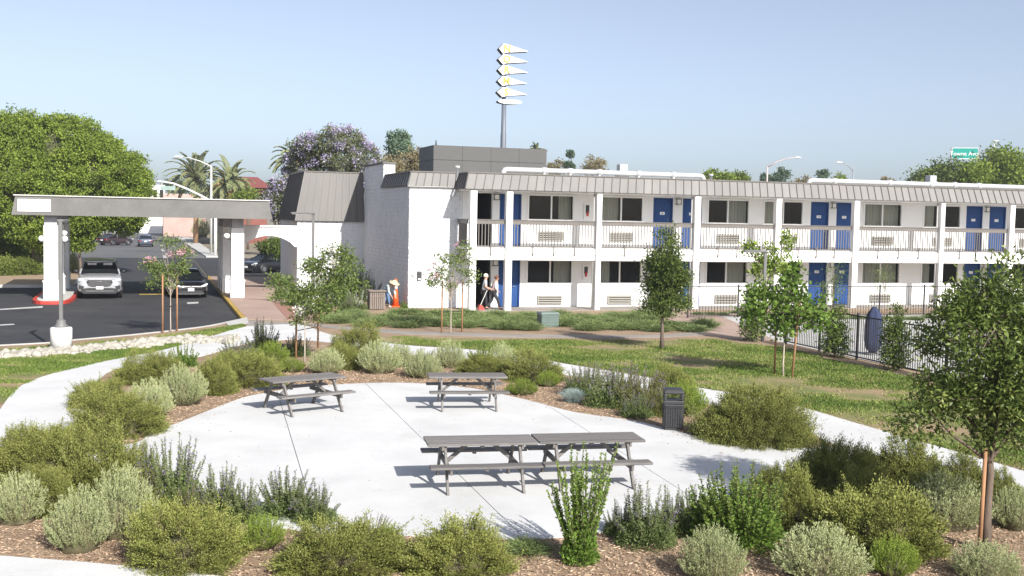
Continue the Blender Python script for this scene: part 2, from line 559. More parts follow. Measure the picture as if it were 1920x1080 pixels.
sheet('ground', [(-3000, -60), (3000, -60), (3000, 5000), (-3000, 5000)], -0.16, M_SOIL)
ZA = -0.12
curb_front = smooth(gp([(-140, 656), (0, 648), (92, 643), (137, 638), (250, 628), (375, 614), (425, 605), (452, 599)]), 3)
sheet('parking_lot', [(-60, 20), (-40, 30)] + [tuple(p[:2]) for p in curb_front] + [tuple(UV(-10.6, -3.4)[:2]), tuple(UV(-10.6, 60)[:2]), tuple(UV(-60, 60)[:2]), (-90, 20)], ZA, M_ASPH)
sheet('street', [tuple(UV(u, v)[:2]) for u, v in ((-60, 60), (-8, 60), (-8, 600), (-60, 600))], ZA - 0.004, M_STREET)
sheet('cross_street', [tuple(UV(u, v)[:2]) for u, v in ((-300, 250), (-60, 250), (-60, 300), (-300, 300))], ZA - 0.008, M_STREET)
rear = sheet('rear_parking_lot', [tuple(UV(u, v)[:2]) for u, v in ((-10.5, 30), (60, 30), (60, 70), (-10.5, 60))], ZA + 0.004, M_ASPH)
garden = [tuple(p[:2]) for p in curb_front] + [tuple(UV(-10.6, -3.4)[:2]), tuple(UV(-10.8, 28)[:2]), tuple(UV(45, 28)[:2]), tuple(UV(48, -20)[:2]), (60, -6), (-40, -6), (-40, 30)]
sheet('garden_bed', garden, 0.0, M_MULCH, thick=0.15)
strip('curb', [Vector(p) for p in curb_front], 0.16, -0.15, 0.025, M_CURB)
strip('yellow_curb', [UV(-10.62, v) for v in (-3.3, 0, 6, 12, 20, 28)], 0.18, -0.15, 0.025, M_YELP)
# curb ramp at the corner of the lot
sheet('curb_ramp', gp([(421, 605), (463, 596), (466, 606), (430, 612)]), 0.03, M_CURB, thick=0.1)

PATIO = smooth(gp([(100, 838), (190, 838), (240, 835), (267, 827), (283, 813), (333, 795), (400, 768), (450, 749), (483, 741), (560, 728), (640, 722), (720, 719),
                   (800, 721), (890, 730), (960, 745), (1010, 757), (1080, 775), (1180, 789), (1250, 805), (1330, 826), (1420, 837), (1500, 842),
                   (1580, 838), (1640, 850), (1560, 880), (1470, 915), (1380, 942), (1250, 975), (1130, 1000), (1000, 1012), (860, 1010), (740, 1005), (600, 1000),
                   (450, 978), (330, 935), (240, 890), (160, 862), (100, 852)]), 3, True)
PATIO = ccw([(p.x, p.y) for p in PATIO])
RING_O = smooth(gp([(-90, 800), (-10, 776), (12, 752), (40, 724), (100, 701), (200, 677), (290, 660), (370, 640), (420, 624), (462, 613), (560, 609), (600, 622), (640, 632),
                    (760, 648), (880, 656), (1000, 672), (1060, 683), (1200, 706), (1310, 728), (1400, 742), (1500, 764), (1600, 793), (1700, 822), (1800, 850), (1990, 905)]), 3)
RING_I = smooth(gp([(-90, 872), (0, 852), (60, 840), (120, 822), (152, 790), (162, 745), (180, 718), (215, 693), (290, 679), (380, 668), (440, 650), (490, 641), (560, 637), (640, 646),
                    (760, 664), (880, 675), (960, 684), (1050, 702), (1200, 730), (1310, 756), (1400, 772), (1480, 792), (1530, 818), (1560, 833), (1700, 870), (1800, 900), (1990, 960)]), 3)
RING = [(p.x, p.y) for p in RING_O] + [(p.x, p.y) for p in RING_I[::-1]]
patio = sheet('patio', PATIO, 0.006, M_JOINT)
JL = [((530, 770), (560, 870)), ((690, 725), (960, 990)), ((1000, 745), (1290, 930))]
rest = PATIO
slabs = []
for a, b in JL:
    A, B = G(*a), G(*b)
    d = (B - A).normalized()
    left = clip_half(rest, A, d, 0.007)
    right = clip_half(rest, A, -d, 0.007)
    # joints run left to right: cut off the piece further left in the picture
    ca = sum(p[0] for p in left) / len(left)
    cb = sum(p[0] for p in right) / len(right)
    if ca < cb: slabs.append(left); rest = right
    else: slabs.append(right); rest = left
slabs.append(rest)
for s in slabs:
    sheet('concrete_slab', s, 0.024, M_CONC, parent=patio, thick=0.02)
sheet('path', RING, 0.018, M_CONC, thick=0.03)
sheet('front_path', gp([(-200, 1032), (0, 1044), (160, 1056), (280, 1068), (420, 1083), (560, 1102), (700, 1300), (-300, 1300)]), 0.018, M_CONC, thick=0.03)
# walk before the motel and concrete pad on its right
FW_T = gp([(462, 601), (545, 604), (640, 612), (760, 621), (960, 627), (1120, 629), (1240, 628), (1330, 622)])
FW_B = gp([(462, 612), (560, 608), (640, 618), (760, 627), (960, 633), (1120, 634), (1240, 633), (1330, 628)])
sheet('far_walk', FW_T + FW_B[::-1], 0.012, M_CONC2, thick=0.02)
sheet('concrete_pad', gp([(1230, 590), (1290, 584), (1400, 588), (1475, 596), (1475, 642), (1400, 640), (1330, 630), (1290, 612)]), 0.015, M_PINK, thick=0.02)
sheet('motel_walk', [tuple(UV(u, v)[:2]) for u, v in ((-0.2, -0.35), (40, -0.35), (40, 2.0), (-0.2, 2.0))], 0.03, M_CONC2, thick=0.05)
sheet('pool_deck', [tuple(UV(u, v)[:2]) for u, v in ((8.0, -34), (40, -34), (40, -4.2), (11, -4.2), (8.0, -14))], 0.02, M_CURB, thick=0.03)
sheet('entry_walk', [tuple(UV(u, v)[:2]) for u, v in ((-10.52, -3.3), (-8.2, -3.9), (-7.9, 6), (-6.6, 9), (-6.6, 27), (-10.52, 27))], 0.02, M_PINK, thick=0.03)
M_BRICKW = mat('brick_red_paving', (0.3, 0.155, 0.115), 0.85, 0.2, 4, bump=0.3, bscale=20)
sheet('brick_walk', [tuple(UV(u, v)[:2]) for u, v in ((-8.9, -3.6), (-7.3, -2.8), (-7.4, 4.5), (-8.6, 5.5))], 0.028, M_BRICKW, thick=0.02)
# lawns
LAWN_L = gp([(-140, 800), (-140, 676), (0, 674), (100, 667), (200, 655), (290, 645), (350, 640), (335, 650), (290, 661), (200, 678), (100, 702), (40, 725), (10, 755)])
LAWN_S = gp([(-140, 664), (0, 656), (92, 650), (140, 645), (250, 635), (370, 622), (455, 608), (462, 613), (420, 624), (370, 637), (250, 645), (120, 656), (0, 664), (-140, 672)])
LAWN_M = gp([(655, 634), (760, 632), (960, 637), (1240, 639), (1330, 636), (1400, 645), (1470, 652), (1560, 676), (1680, 702), (1780, 728), (1990, 775), (1990, 903), (1800, 849), (1700, 821),
             (1600, 792), (1500, 763), (1400, 741), (1310, 727), (1200, 705), (1060, 682), (1000, 671), (880, 655), (760, 647)])
for nm, poly in (('lawn', LAWN_L), ('lawn', LAWN_S), ('lawn', LAWN_M)):
    sheet(nm, poly, 0.008, M_TURF)

# road paint
for pts in ([(-30, 579), (5, 579), (80, 574), (80, 577), (5, 581), (-30, 582)],):
    o = sheet('road_marking', [tuple(G(x, y, ZA)[:2]) for x, y in pts], ZA + 0.004, M_WPAINT)
for pts in ([(-20, 610), (25, 607), (28, 609), (-20, 612)], [(350, 567), (372, 566), (372, 569), (352, 570)]):
    sheet('road_marking', [tuple(G(x, y, ZA)[:2]) for x, y in pts], ZA + 0.004, M_WPAINT)
sheet('road_marking', [tuple(UV(u, v)[:2]) for u, v in ((-14.9, 12.6), (-12.9, 12.6), (-12.9, 13.2), (-14.9, 13.2))], ZA + 0.004, M_YPAINT)
for k in range(3):
    sheet('road_marking', [tuple(UV(-13.2 + 0.3 * a, 60 + 18 * k + b)[:2]) for a, b in ((0, 0), (1, 0), (1, 6), (0, 6))], ZA + 0.004, M_WPAINT)

# ------------------------------------------------------------------ leaf meshes
def leaf_mesh(name, P, Dr, L, W, tint, mats, mi=None, extra=None):
    """rhombic leaves at P along Dr; extra = MB of stems appended with the last material"""
    n = len(P)
    rs = np.random.RandomState(n % 9973)
    Dr = Dr / (np.linalg.norm(Dr, axis=1, keepdims=True) + 1e-9)
    R = rs.normal(size=(n, 3))
    S = np.cross(Dr, R)
    S /= (np.linalg.norm(S, axis=1, keepdims=True) + 1e-9)
    L = np.broadcast_to(np.asarray(L, float), (n,))[:, None]
    W = np.broadcast_to(np.asarray(W, float), (n,))[:, None]
    V = np.empty((n, 4, 3))
    V[:, 0] = P
    V[:, 1] = P + Dr * L * 0.45 + S * W * 0.5
    V[:, 2] = P + Dr * L
    V[:, 3] = P + Dr * L * 0.45 - S * W * 0.5
    V = V.reshape(-1, 3)
    nv, nf = len(V), n
    idx = np.arange(4 * n)
    ls = np.arange(n) * 4
    mi = np.zeros(n, int) if mi is None else mi
    me = bpy.data.meshes.new(name)
    if extra and extra.v:
        ev = np.array([tuple(v) for v in extra.v], float)
        el = [len(f) for f in extra.f]
        ei = np.array([i for f in extra.f for i in f], int) + nv
        V = np.concatenate([V, ev])
        es = np.concatenate([[0], np.cumsum(el)[:-1]]) + 4 * n
        idx = np.concatenate([idx, ei])
        ls = np.concatenate([ls, es])
        mi = np.concatenate([mi, np.full(len(el), len(mats) - 1)])
        tint = np.concatenate([tint, np.full(len(el), 0.5)])
    me.vertices.add(len(V))
    me.vertices.foreach_set('co', V.astype(np.float32).ravel())
    me.loops.add(len(idx))
    me.loops.foreach_set('vertex_index', idx.astype(np.int32))
    me.polygons.add(len(ls))
    me.polygons.foreach_set('loop_start', ls.astype(np.int32))
    for m in mats: me.materials.append(m)
    me.polygons.foreach_set('material_index', mi.astype(np.int32))
    me.update(calc_edges=True)
    at = me.attributes.new('tint', 'FLOAT', 'FACE')
    at.data.foreach_set('value', np.clip(tint, 0, 1).astype(np.float32))
    return me

def scatter(poly, n, seed):
    rs = np.random.RandomState(seed)
    a = np.array([(p[0], p[1]) for p in poly])
    lo, hi = a.min(0), a.max(0)
    X = rs.uniform(lo[0], hi[0], n)
    Y = rs.uniform(lo[1], hi[1], n)
    k = inside(a, X, Y)
    return X[k], Y[k], rs
def grass(name, poly, n, seed, label, h=0.07, holes=0.35):
    X, Y, rs = scatter(poly, n, seed)
    m = 0.65 * vnoise(X, Y, 0.55, 3) + 0.35 * vnoise(X, Y, 1.7, 4)
    k = m + rs.normal(size=len(X)) * 0.05 > holes
    X, Y, m = X[k], Y[k], m[k]
    q = len(X)
    P = np.stack([X, Y, np.full(q, 0.006)], 1)
    Dr = np.stack([rs.normal(size=q) * 0.6, rs.normal(size=q) * 0.6, np.full(q, 1.0)], 1)
    hh = h * rs.uniform(0.5, 1.3, q) * (0.6 + 0.9 * m)
    tint = np.clip(1.45 - 1.9 * m + rs.normal(size=q) * 0.25, 0, 1)
    o = inst(name, leaf_mesh(name, P, Dr, hh, 0.022 * rs.uniform(0.7, 1.5, q), tint, [L_GRASS]))
    tag(o, label, 'grass', kind='stuff')
grass('lawn_grass', LAWN_M, 330000, 11, 'patchy green lawn grass between the curving path and the motel', 0.06, 0.42)
grass('lawn_grass', LAWN_L, 110000, 12, 'patchy green grass on the left side of the curving path', 0.05, 0.47)
grass('verge_grass', LAWN_S, 70000, 13, 'narrow strip of grass along the parking lot curb', 0.06, 0.33)

# loose wood chips on the beds near the patio
rs = np.random.RandomState(5)
X = rs.uniform(-9, 10, 170000)
Y = 13 + 20 * rs.rand(170000) ** 1.3
k = ~(inside(PATIO, X, Y) | inside(RING, X, Y) | inside([(p.x, p.y) for p in LAWN_M], X, Y) | inside([(p.x, p.y) for p in LAWN_L], X, Y))
k &= ~inside([(p.x, p.y) for p in gp([(-200, 1032), (0, 1044), (160, 1056), (280, 1068), (420, 1083), (560, 1102), (700, 1300), (-300, 1300)])], X, Y)
X, Y = X[k], Y[k]
q = len(X)
M_CHIP = leaf_mat('wood_chips', (0.24, 0.16, 0.105), (0.37, 0.265, 0.18), (0.52, 0.4, 0.29), 0.02, 0.9)
a = rs.uniform(0, 2 * PI, q)
o = inst('wood_chips', leaf_mesh('wood_chips', np.stack([X, Y, rs.uniform(0.004, 0.02, q)], 1),
         np.stack([np.cos(a), np.sin(a), rs.normal(size=q) * 0.25], 1), rs.uniform(0.03, 0.09, q), rs.uniform(0.01, 0.025, q), rs.rand(q), [M_CHIP]))
tag(o, 'loose brown wood chips covering the planting beds', 'mulch', kind='stuff')

# fallen leaves and stray chips on the concrete near the beds
rs = np.random.RandomState(15)
X, Y = rs.uniform(-9, 8, 60000), rs.uniform(15, 42, 60000)
PA = np.array(PATIO + [(p.x, p.y) for p in RING_I] + [(p.x, p.y) for p in RING_O])
onc = inside(PATIO, X, Y) | inside(RING, X, Y)
X, Y = X[onc], Y[onc]
dmin = np.full(len(X), 99.0)
for p in PA: dmin = np.minimum(dmin, np.hypot(X - p[0], Y - p[1]))
k = rs.rand(len(X)) < 0.5 * np.exp(-dmin / 0.22) + 0.004
X, Y = X[k], Y[k]
q = len(X)
a = rs.uniform(0, 2 * PI, q)
o = inst('leaf_litter', leaf_mesh('leaf_litter', np.stack([X, Y, rs.uniform(0.027, 0.032, q)], 1), np.stack([np.cos(a), np.sin(a), rs.normal(size=q) * 0.15], 1), rs.uniform(0.02, 0.06, q), rs.uniform(0.01, 0.025, q), rs.rand(q) * 0.7, [M_CHIP]))
tag(o, 'stray chips and fallen leaves along the concrete edges', 'leaf litter', kind='stuff')

# band of white cobbles beside the lot
mb = MB()
rs = random.Random(8)
base = []
ico = bmesh.new()
bmesh.ops.create_icosphere(ico, subdivisions=1, radius=1)
IV = [v.co.copy() for v in ico.verts]
IF = [[v.index for v in f.verts] for f in ico.faces]
ico.free()
ROCKL = smooth(gp([(-140, 674), (0, 670), (60, 666), (110, 662), (180, 656), (250, 649), (320, 641), (390, 640), (445, 640)]), 6)
mb.smooth = True
for i in range(1500):
    t = rs.random() * (len(ROCKL) - 1.01)
    j = int(t)
    p = ROCKL[j].lerp(ROCKL[j + 1], t - j)
    d = (ROCKL[j + 1] - ROCKL[j]).normalized()
    w = 0.42 + 0.18 * math.sin(t * 0.7) + 0.4 * (t / len(ROCKL))
    c = p + Vector((-d.y, d.x, 0)) * rs.gauss(0, 0.45) * w
    r = rs.uniform(0.06, 0.13) * (1.5 if rs.random() < 0.12 else 1)
    sx, sy, sz = r * rs.uniform(0.8, 1.4), r * rs.uniform(0.8, 1.3), r * rs.uniform(0.6, 1.0)
    R3 = Matrix.Rotation(rs.uniform(0, 6.28), 3, 'Z')
    mb.add([c + R3 @ Vector((v.x * sx * rs.uniform(0.85, 1.15), v.y * sy * rs.uniform(0.85, 1.15), v.z * sz + sz * 0.5)) for v in IV], IF)
tag(mb.build('cobble_bed', M_STONE), 'band of white cobbles between two grass strips by the lot', 'cobbles', kind='stuff')

# ------------------------------------------------------------------ motel
motel = empty('motel_building', O, PHI, 'long two storey white motel with blue doors and brown metal mansard roof', 'building')
WV = 1.7                                     # door wall, the columns stand at v = 0
COLS = [0.0, 1.76, 6.32, 11.6, 16.2, 20.85, 26.27, 30.88, 36.0]
DOORS = [(1.88, 3.0), (10.09, 11.2), (11.75, 12.85), (19.35, 20.47), (20.95, 22.05), (29.45, 30.58), (31.05, 32.2)]
WINS = [(3.33, 5.75), (7.21, 9.52), (13.18, 15.62), (16.47, 18.87), (22.67, 25.15), (26.55, 29.06), (32.75, 35.34)]
FLOORS = [0.03, 3.0]
WZ = [(1.18, 2.36), (4.32, 5.58)]
DZ = [(0.03, 2.36), (3.0, 5.58)]
HW = 0.0
BREEZE = (0.45, 1.5)
UEND = 36.5
# door wall with openings, one mesh
mb = MB()
def wall_open(mb, u0, u1, z0, z1, ops, v0, v1):
    """solid wall around openings (a, b, za, zb) sorted along u"""
    cur = u0
    for a, b, za, zb in sorted(ops):
        if a > cur: mb.box(cur, a, v0, v1, z0, z1)
        if za > z0: mb.box(a, b, v0, v1, z0, za)
        if zb < z1: mb.box(a, b, v0, v1, zb, z1)
        cur = b
    if cur < u1: mb.box(cur, u1, v0, v1, z0, z1)
for fl in (0, 1):
    ops = [(a, b, *DZ[fl]) for a, b in DOORS] + [(a, b, *WZ[fl]) for a, b in WINS] + [(BREEZE[0], BREEZE[1], *DZ[fl])]
    wall_open(mb, 0.0, UEND, *((0.0, 2.55), (2.55, 6.0))[fl], ops, WV, WV + 0.2)
mb.build('wall', M_WHITE, motel)
# inside: rooms behind, a passage through the breezeway
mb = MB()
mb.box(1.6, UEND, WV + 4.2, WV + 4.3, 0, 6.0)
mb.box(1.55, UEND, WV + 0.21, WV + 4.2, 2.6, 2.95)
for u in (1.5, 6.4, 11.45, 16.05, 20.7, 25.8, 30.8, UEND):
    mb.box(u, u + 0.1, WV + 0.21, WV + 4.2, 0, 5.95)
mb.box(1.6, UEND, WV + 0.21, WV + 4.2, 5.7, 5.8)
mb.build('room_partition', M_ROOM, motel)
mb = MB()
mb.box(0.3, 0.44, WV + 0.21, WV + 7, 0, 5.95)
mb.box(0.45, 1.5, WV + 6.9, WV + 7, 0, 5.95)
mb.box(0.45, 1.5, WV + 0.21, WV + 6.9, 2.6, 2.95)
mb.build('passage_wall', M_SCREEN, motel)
# body behind the walls
mb = MB()
mb.box(-2.55, UEND, 6.2, 12.6, 0, 6.1)
mb.build('rear_block', M_WHITE, motel)
mb = MB()
mb.box(-0.2, UEND, 0.2, 12.6, 6.15, 6.25)
mb.box(-2.5, -0.2, 2.1, 12.6, 6.15, 6.25)
mb.build('roof_deck', mat('roof_gravel', (0.42, 0.41, 0.39), 0.95, 0.1), motel)
mb = MB()
mb.box(-0.25, UEND, -0.28, WV, 5.66, 5.72)
mb.build('soffit', M_TRIM, motel)
# upper walkway slab with its white edge beam
mb = MB()
mb.box(-0.25, UEND, -0.1, WV - 0.005, 2.9, 2.985)
mb.box(-0.25, UEND, -0.16, 0.10, 2.42, 2.96)
mb.box(-0.25, UEND, -0.20, -0.161, 2.72, 2.95)
mb.build('walkway_slab', M_TRIM, motel)
# columns
for i, u in enumerate(COLS):
    w = 0.26 if i in (2, 6) else 0.32
    mb = MB()
    mb.box(u - w / 2, u + w / 2, -0.30, 0.02, 0.03, 5.7)
    mb.build('column', M_TRIM, motel, 0.012)
    if i in (2, 6, 3):
        mb = MB()
        mb.smooth = True
        mb.tube([(u - w / 2 - 0.06, -0.05, 0.1), (u - w / 2 - 0.06, -0.05, 5.65)], 0.04, 8)
        mb.build('downpipe', mat('grey_pipe', (0.4, 0.4, 0.39), 0.5), motel)
# railings, one per bay
bal = MB()
bal.box(-0.021, 0.021, -0.018, 0.018, 3.04, 4.14)
bal_me = bal.mesh('baluster', M_RAIL)
brk = MB()
brk.box(-0.022, 0.022, -0.012, 0.03, 2.62, 3.2)
brk_me = brk.mesh('rail_bracket', M_RAIL)
def railing(a, b, fixed, along='u'):
    mb = MB()
    if along == 'u':
        mb.box(a, b, fixed - 0.03, fixed + 0.03, 4.10, 4.29)
        mb.box(a, b, fixed - 0.06, fixed + 0.06, 4.29, 4.325)
    else:
        mb.box(fixed - 0.03, fixed + 0.03, a, b, 4.10, 4.29)
        mb.box(fixed - 0.06, fixed + 0.06, a, b, 4.29, 4.325)
    r = mb.build('railing', M_RAIL, motel)
    mb = MB()
    if along == 'u': mb.box(a, b, fixed - 0.02, fixed + 0.02, 3.03, 3.09)
    else: mb.box(fixed - 0.02, fixed + 0.02, a, b, 3.03, 3.09)
    mb.build('bottom_rail', M_RAIL, r)
    n = max(2, int(round((b - a) / 0.155)))
    for k in range(1, n):
        t = a + (b - a) * k / n
        inst('baluster', bal_me, r, (t, fixed, 0) if along == 'u' else (fixed, t, 0))
    if along == 'u':
        for k in range(1, 4 if b - a > 3 else 2):
            inst('rail_bracket', brk_me, r, (a + (b - a) * k / (4 if b - a > 3 else 2), fixed - 0.15, 0))
for i in range(len(COLS) - 1):
    railing(COLS[i] + 0.16, COLS[i + 1] - 0.16, -0.08)
railing(0.02, WV - 0.02, -0.2, 'v')
# windows
M_SCREENW = mat('insect_screen', (0.03, 0.032, 0.034), 0.6, 0.1)
def curtain(u0, u1, z0, z1, v, parent):
    mb = MB()
    n = max(8, int((u1 - u0) / 0.035))
    vs, fs = [], []
    for i in range(n + 1):
        u = u0 + (u1 - u0) * i / n
        d = 0.035 * math.sin(i * 1.15) + 0.015 * math.sin(i * 0.47)
        vs += [(u, v + d, z0), (u, v + d * 0.7, z1)]
    for i in range(n):
        fs.append((2 * i, 2 * i + 2, 2 * i + 3, 2 * i + 1))
    mb.smooth = True
    mb.add(vs, fs)
    mb.build('curtain', M_CURT, parent)
CURT = {(1, 0): [(0.7, 0.98)], (1, 1): [(0.03, 0.46)], (1, 2): [(0.5, 0.97)], (1, 3): [(0.03, 0.32)], (1, 4): [(0.03, 0.5), (0.5, 0.97)], (1, 5): [(0.03, 0.36)], (1, 6): [],
        (0, 0): [(0.62, 0.98)], (0, 1): [(0.03, 0.28)], (0, 2): [(0.56, 0.97)], (0, 3): [(0.03, 0.25)], (0, 4): [(0.03, 0.5), (0.5, 0.97)], (0, 5): [(0.03, 0.3)], (0, 6): []}
SCRN = {0: 0, 1: 1, 2: 0, 3: 1, 4: None, 5: 1, 6: 0}
MULL = [4.56, 8.31, 14.36, 17.66, 23.87, 27.7, 34.0]
for fl in (0, 1):
    for i, (a, b) in enumerate(WINS):
        z0, z1 = WZ[fl]
        f = MB()
        t = 0.055
        y0, y1 = WV - 0.035, WV + 0.09
        f.box(a - 0.03, b + 0.03, y0, y1, z0 - 0.05, z0 + t)
        f.box(a - 0.03, b + 0.03, y0, y1, z1 - t, z1 + 0.03)
        f.box(a - 0.03, a + t, y0, y1, z0 + t, z1 - t)
        f.box(b - t, b + 0.03, y0, y1, z0 + t, z1 - t)
        m = MULL[i]
        f.box(m - 0.035, m + 0.035, y0 + 0.01, y1 - 0.01, z0 + t, z1 - t)
        w = f.build('window', M_TRIM, motel)
        for (p, q, dv) in ((a + t, m - 0.035, 0.03), (m + 0.035, b - t, 0.05)):
            g = MB()
            g.box(p, q, WV + dv, WV + dv + 0.008, z0 + t, z1 - t)
            g.build('pane', M_GLASS, w)
        for c0, c1 in CURT[(fl, i)]:
            curtain(a + (b - a) * c0, a + (b - a) * c1, z0 + 0.03, z1 - 0.02, WV + 0.24, w)
# doors
num = 102
for fl in (0, 1):
    for i, (a, b) in enumerate(DOORS):
        z0, z1 = DZ[fl]
        fr = MB()
        fr.box(a, a + 0.06, WV + 0.02, WV + 0.18, z0, z1 - 0.06)
        fr.box(b - 0.06, b, WV + 0.02, WV + 0.18, z0, z1 - 0.06)
        fr.box(a, b, WV + 0.02, WV + 0.18, z1 - 0.06, z1)
        fr.build('door_frame', M_BLUE, motel)
        d = MB()
        d.box(a + 0.065, b - 0.065, WV + 0.11, WV + 0.15, z0 + 0.012, z1 - 0.066)
        w2 = b - a - 0.13
        for pz0, pz1 in ((0.18, 0.85), (1.05, 2.05)):
            for q in (0, 1):
                x0 = a + 0.065 + 0.13 + q * (w2 - 0.13) / 2
                x1 = x0 + (w2 - 0.39) / 2
                d.box(x0, x1, WV + 0.1, WV + 0.109, z0 + pz0, z0 + pz1)
        do = d.build('door', M_BLUE, motel, 0.004)
        h = MB()
        h.smooth = True
        hx = b - 0.17 if i % 2 else a + 0.85
        h.lathe([(0.035, -0.01), (0.035, 0.01)], (0, 0, 0), 10)
        h.tube([(0, 0, 0), (0, 0, 0.05), (-0.1, 0, 0.05)], 0.012, 6)
        ho = h.build('handle', M_CHROME, do)
        ho.rotation_euler = (PI / 2, 0, 0)
        ho.location = (hx, WV + 0.095, z0 + 1.0)
        pl = MB()
        pc = (a + b) / 2
        pl.box(pc - 0.13, pc + 0.13, WV + 0.088, WV + 0.098, z0 + 1.72, z0 + 1.86)
        po = pl.build('number_plate', M_SIGNW, do)
        if i > 0:
            tm = text_mesh(str((200 if fl else 100) + 2 + 2 * i), 0.11, M_SIGNE, 0.002)
            inst('number', tm, do, (pc, WV + 0.086, z0 + 1.79), (PI / 2, 0, 0))
# wall air conditioners
slat = MB()
slat.box(-0.6, 0.6, -0.02, 0.02, -0.022, 0.022)
slat_me = slat.mesh('slat', M_ACG)
slt_v = MB()
slt_v.box(-0.012, 0.012, -0.02, 0.02, -0.2, 0.2)
slv_me = slt_v.mesh('grille_bar', M_ACG)
for fl, (z0, z1) in enumerate(((0.16, 0.6), (3.32, 3.78))):
    for a, b in ((3.92, 5.19), (7.68, 8.97), (13.76, 15.01), (17.27, 18.5), (23.29, 24.55), (27.21, 28.47), (33.23, 34.49)):
        f = MB()
        c = (a + b) / 2
        f.box(c - 0.64, c + 0.64, WV - 0.1, WV - 0.003, z0, z0 + 0.04)
        f.box(c - 0.64, c + 0.64, WV - 0.1, WV - 0.003, z1 - 0.04, z1)
        f.box(c - 0.64, c - 0.6, WV - 0.1, WV - 0.003, z0 + 0.04, z1 - 0.04)
        f.box(c + 0.6, c + 0.64, WV - 0.1, WV - 0.003, z0 + 0.04, z1 - 0.04)
        f.cur = 1
        f.box(c - 0.6, c + 0.6, WV - 0.03, WV - 0.004, z0 + 0.04, z1 - 0.04)
        ac = f.build('air_conditioner', [M_ACG, M_SCREENW], motel)
        n = 4
        for k in range(n):
            inst('slat', slat_me, ac, (c, WV - 0.075, z0 + 0.04 + (z1 - z0 - 0.08) * (k + 0.5) / n), (math.radians(-30), 0, 0))
        if fl == 1:
            for k in range(7):
                inst('grille_bar', slv_me, ac, (c - 0.45 + 0.15 * k, WV - 0.1, (z0 + z1) / 2), scale=(1, 1, 0.95))
# wall lamps and extinguisher cabinets
for fl, zz in enumerate((2.22, 5.42)):
    for u in (1.69, 11.47, 20.71, 30.82):
        f = MB()
        f.box(u - 0.14, u + 0.14, WV - 0.16, WV - 0.003, zz + 0.1, zz + 0.14)
        f.box(u - 0.14, u + 0.14, WV - 0.16, WV - 0.003, zz - 0.16, zz - 0.13)
        for du in (-0.12, 0.12):
            f.box(u + du - 0.012, u + du + 0.012, WV - 0.15, WV - 0.13, zz - 0.13, zz + 0.1)
        w = f.build('wall_lamp', M_BLACK, motel)
        g = MB()
        g.box(u - 0.1, u + 0.1, WV - 0.12, WV - 0.01, zz - 0.129, zz + 0.099)
        g.build('lamp_glass', M_GLOBE, w)
for z0, z1 in ((1.4, 2.12), (4.42, 5.2)):
    f = MB()
    f.box(6.27, 6.62, WV - 0.09, WV - 0.003, z0, z1)
    cab = f.build('extinguisher_cabinet', M_TRIM, motel, 0.01)
    f = MB()
    f.box(6.35, 6.54, WV - 0.098, WV - 0.092, z0 + 0.3, z1 - 0.08)
    f.build('cabinet_window', M_SCREENW, cab)
    f = MB()
    f.smooth = True
    f.lathe([(0.045, z0 + 0.14), (0.06, z0 + 0.18), (0.06, z0 + 0.32), (0.03, z0 + 0.37), (0.02, z0 + 0.4)], (6.445, WV - 0.12, 0), 10)
    f.build('extinguisher', M_REDP, cab)
# ---- mansard fascia of metal panels
def fascia(name, pts_b, pts_t, n, parent, metal=None):
    """n sheet panels with standing seams between a bottom edge and a top edge"""
    b0, b1, t0, t1 = [Vector(p) for p in (*pts_b, *pts_t)]
    nrm = (b1 - b0).cross(t0 - b0).normalized()
    mb = MB()
    mb.add([b0 - nrm * 0.03, b1 - nrm * 0.03, t1 - nrm * 0.03, t0 - nrm * 0.03], [(0, 1, 2, 3)])
    root = mb.build(name, M_METALD, parent)
    for k in range(n):
        a, c = (k + 0.05) / n, (k + 0.95) / n
        q = [b0.lerp(b1, a), b0.lerp(b1, c), t0.lerp(t1, c), t0.lerp(t1, a)]
        m2 = MB()
        m2.hexa([p - nrm * 0.025 for p in q], [p for p in q])
        m2.build('roof_panel', metal or M_METAL, root)
    m3 = MB()
    for k in range(n + 1):
        t = k / n
        m3.bar(b0.lerp(b1, t) + nrm * 0.012, t0.lerp(t1, t) + nrm * 0.012, 0.03, 0.05, nrm)
    m3.build('standing_seam', M_METALD, root)
    m4 = MB()
    m4.bar(t0 + nrm * 0.0 + Vector((0, 0, 0.03)), t1 + Vector((0, 0, 0.03)), 0.1, 0.06)
    m4.build('roof_cap', M_RAIL, root)
    return root
fascia('mansard_roof', ((-0.45, -0.42, 5.72), (UEND, -0.42, 5.72)), ((-0.2, -0.02, 6.46), (UEND, -0.02, 6.46)), 86, motel)
fascia('mansard_end', ((-0.45, 1.6, 5.72), (-0.45, -0.42, 5.72)), ((-0.2, 1.6, 6.46), (-0.2, -0.02, 6.46)), 5, motel)
fascia('block_mansard', ((-2.75, 1.5, 5.84), (-0.44, 1.5, 5.84)), ((-2.5, 1.9, 6.5), (-0.3, 1.9, 6.5)), 6, motel)
fascia('block_mansard_side', ((-2.75, 8.0, 5.84), (-2.75, 1.5, 5.84)), ((-2.5, 8.0, 6.5), (-2.5, 1.9, 6.5)), 13, motel)
mb = MB()
mb.box(-2.74, -0.44, 1.52, 1.71, 5.81, 5.835)
mb.build('block_soffit', M_TRIM, motel)
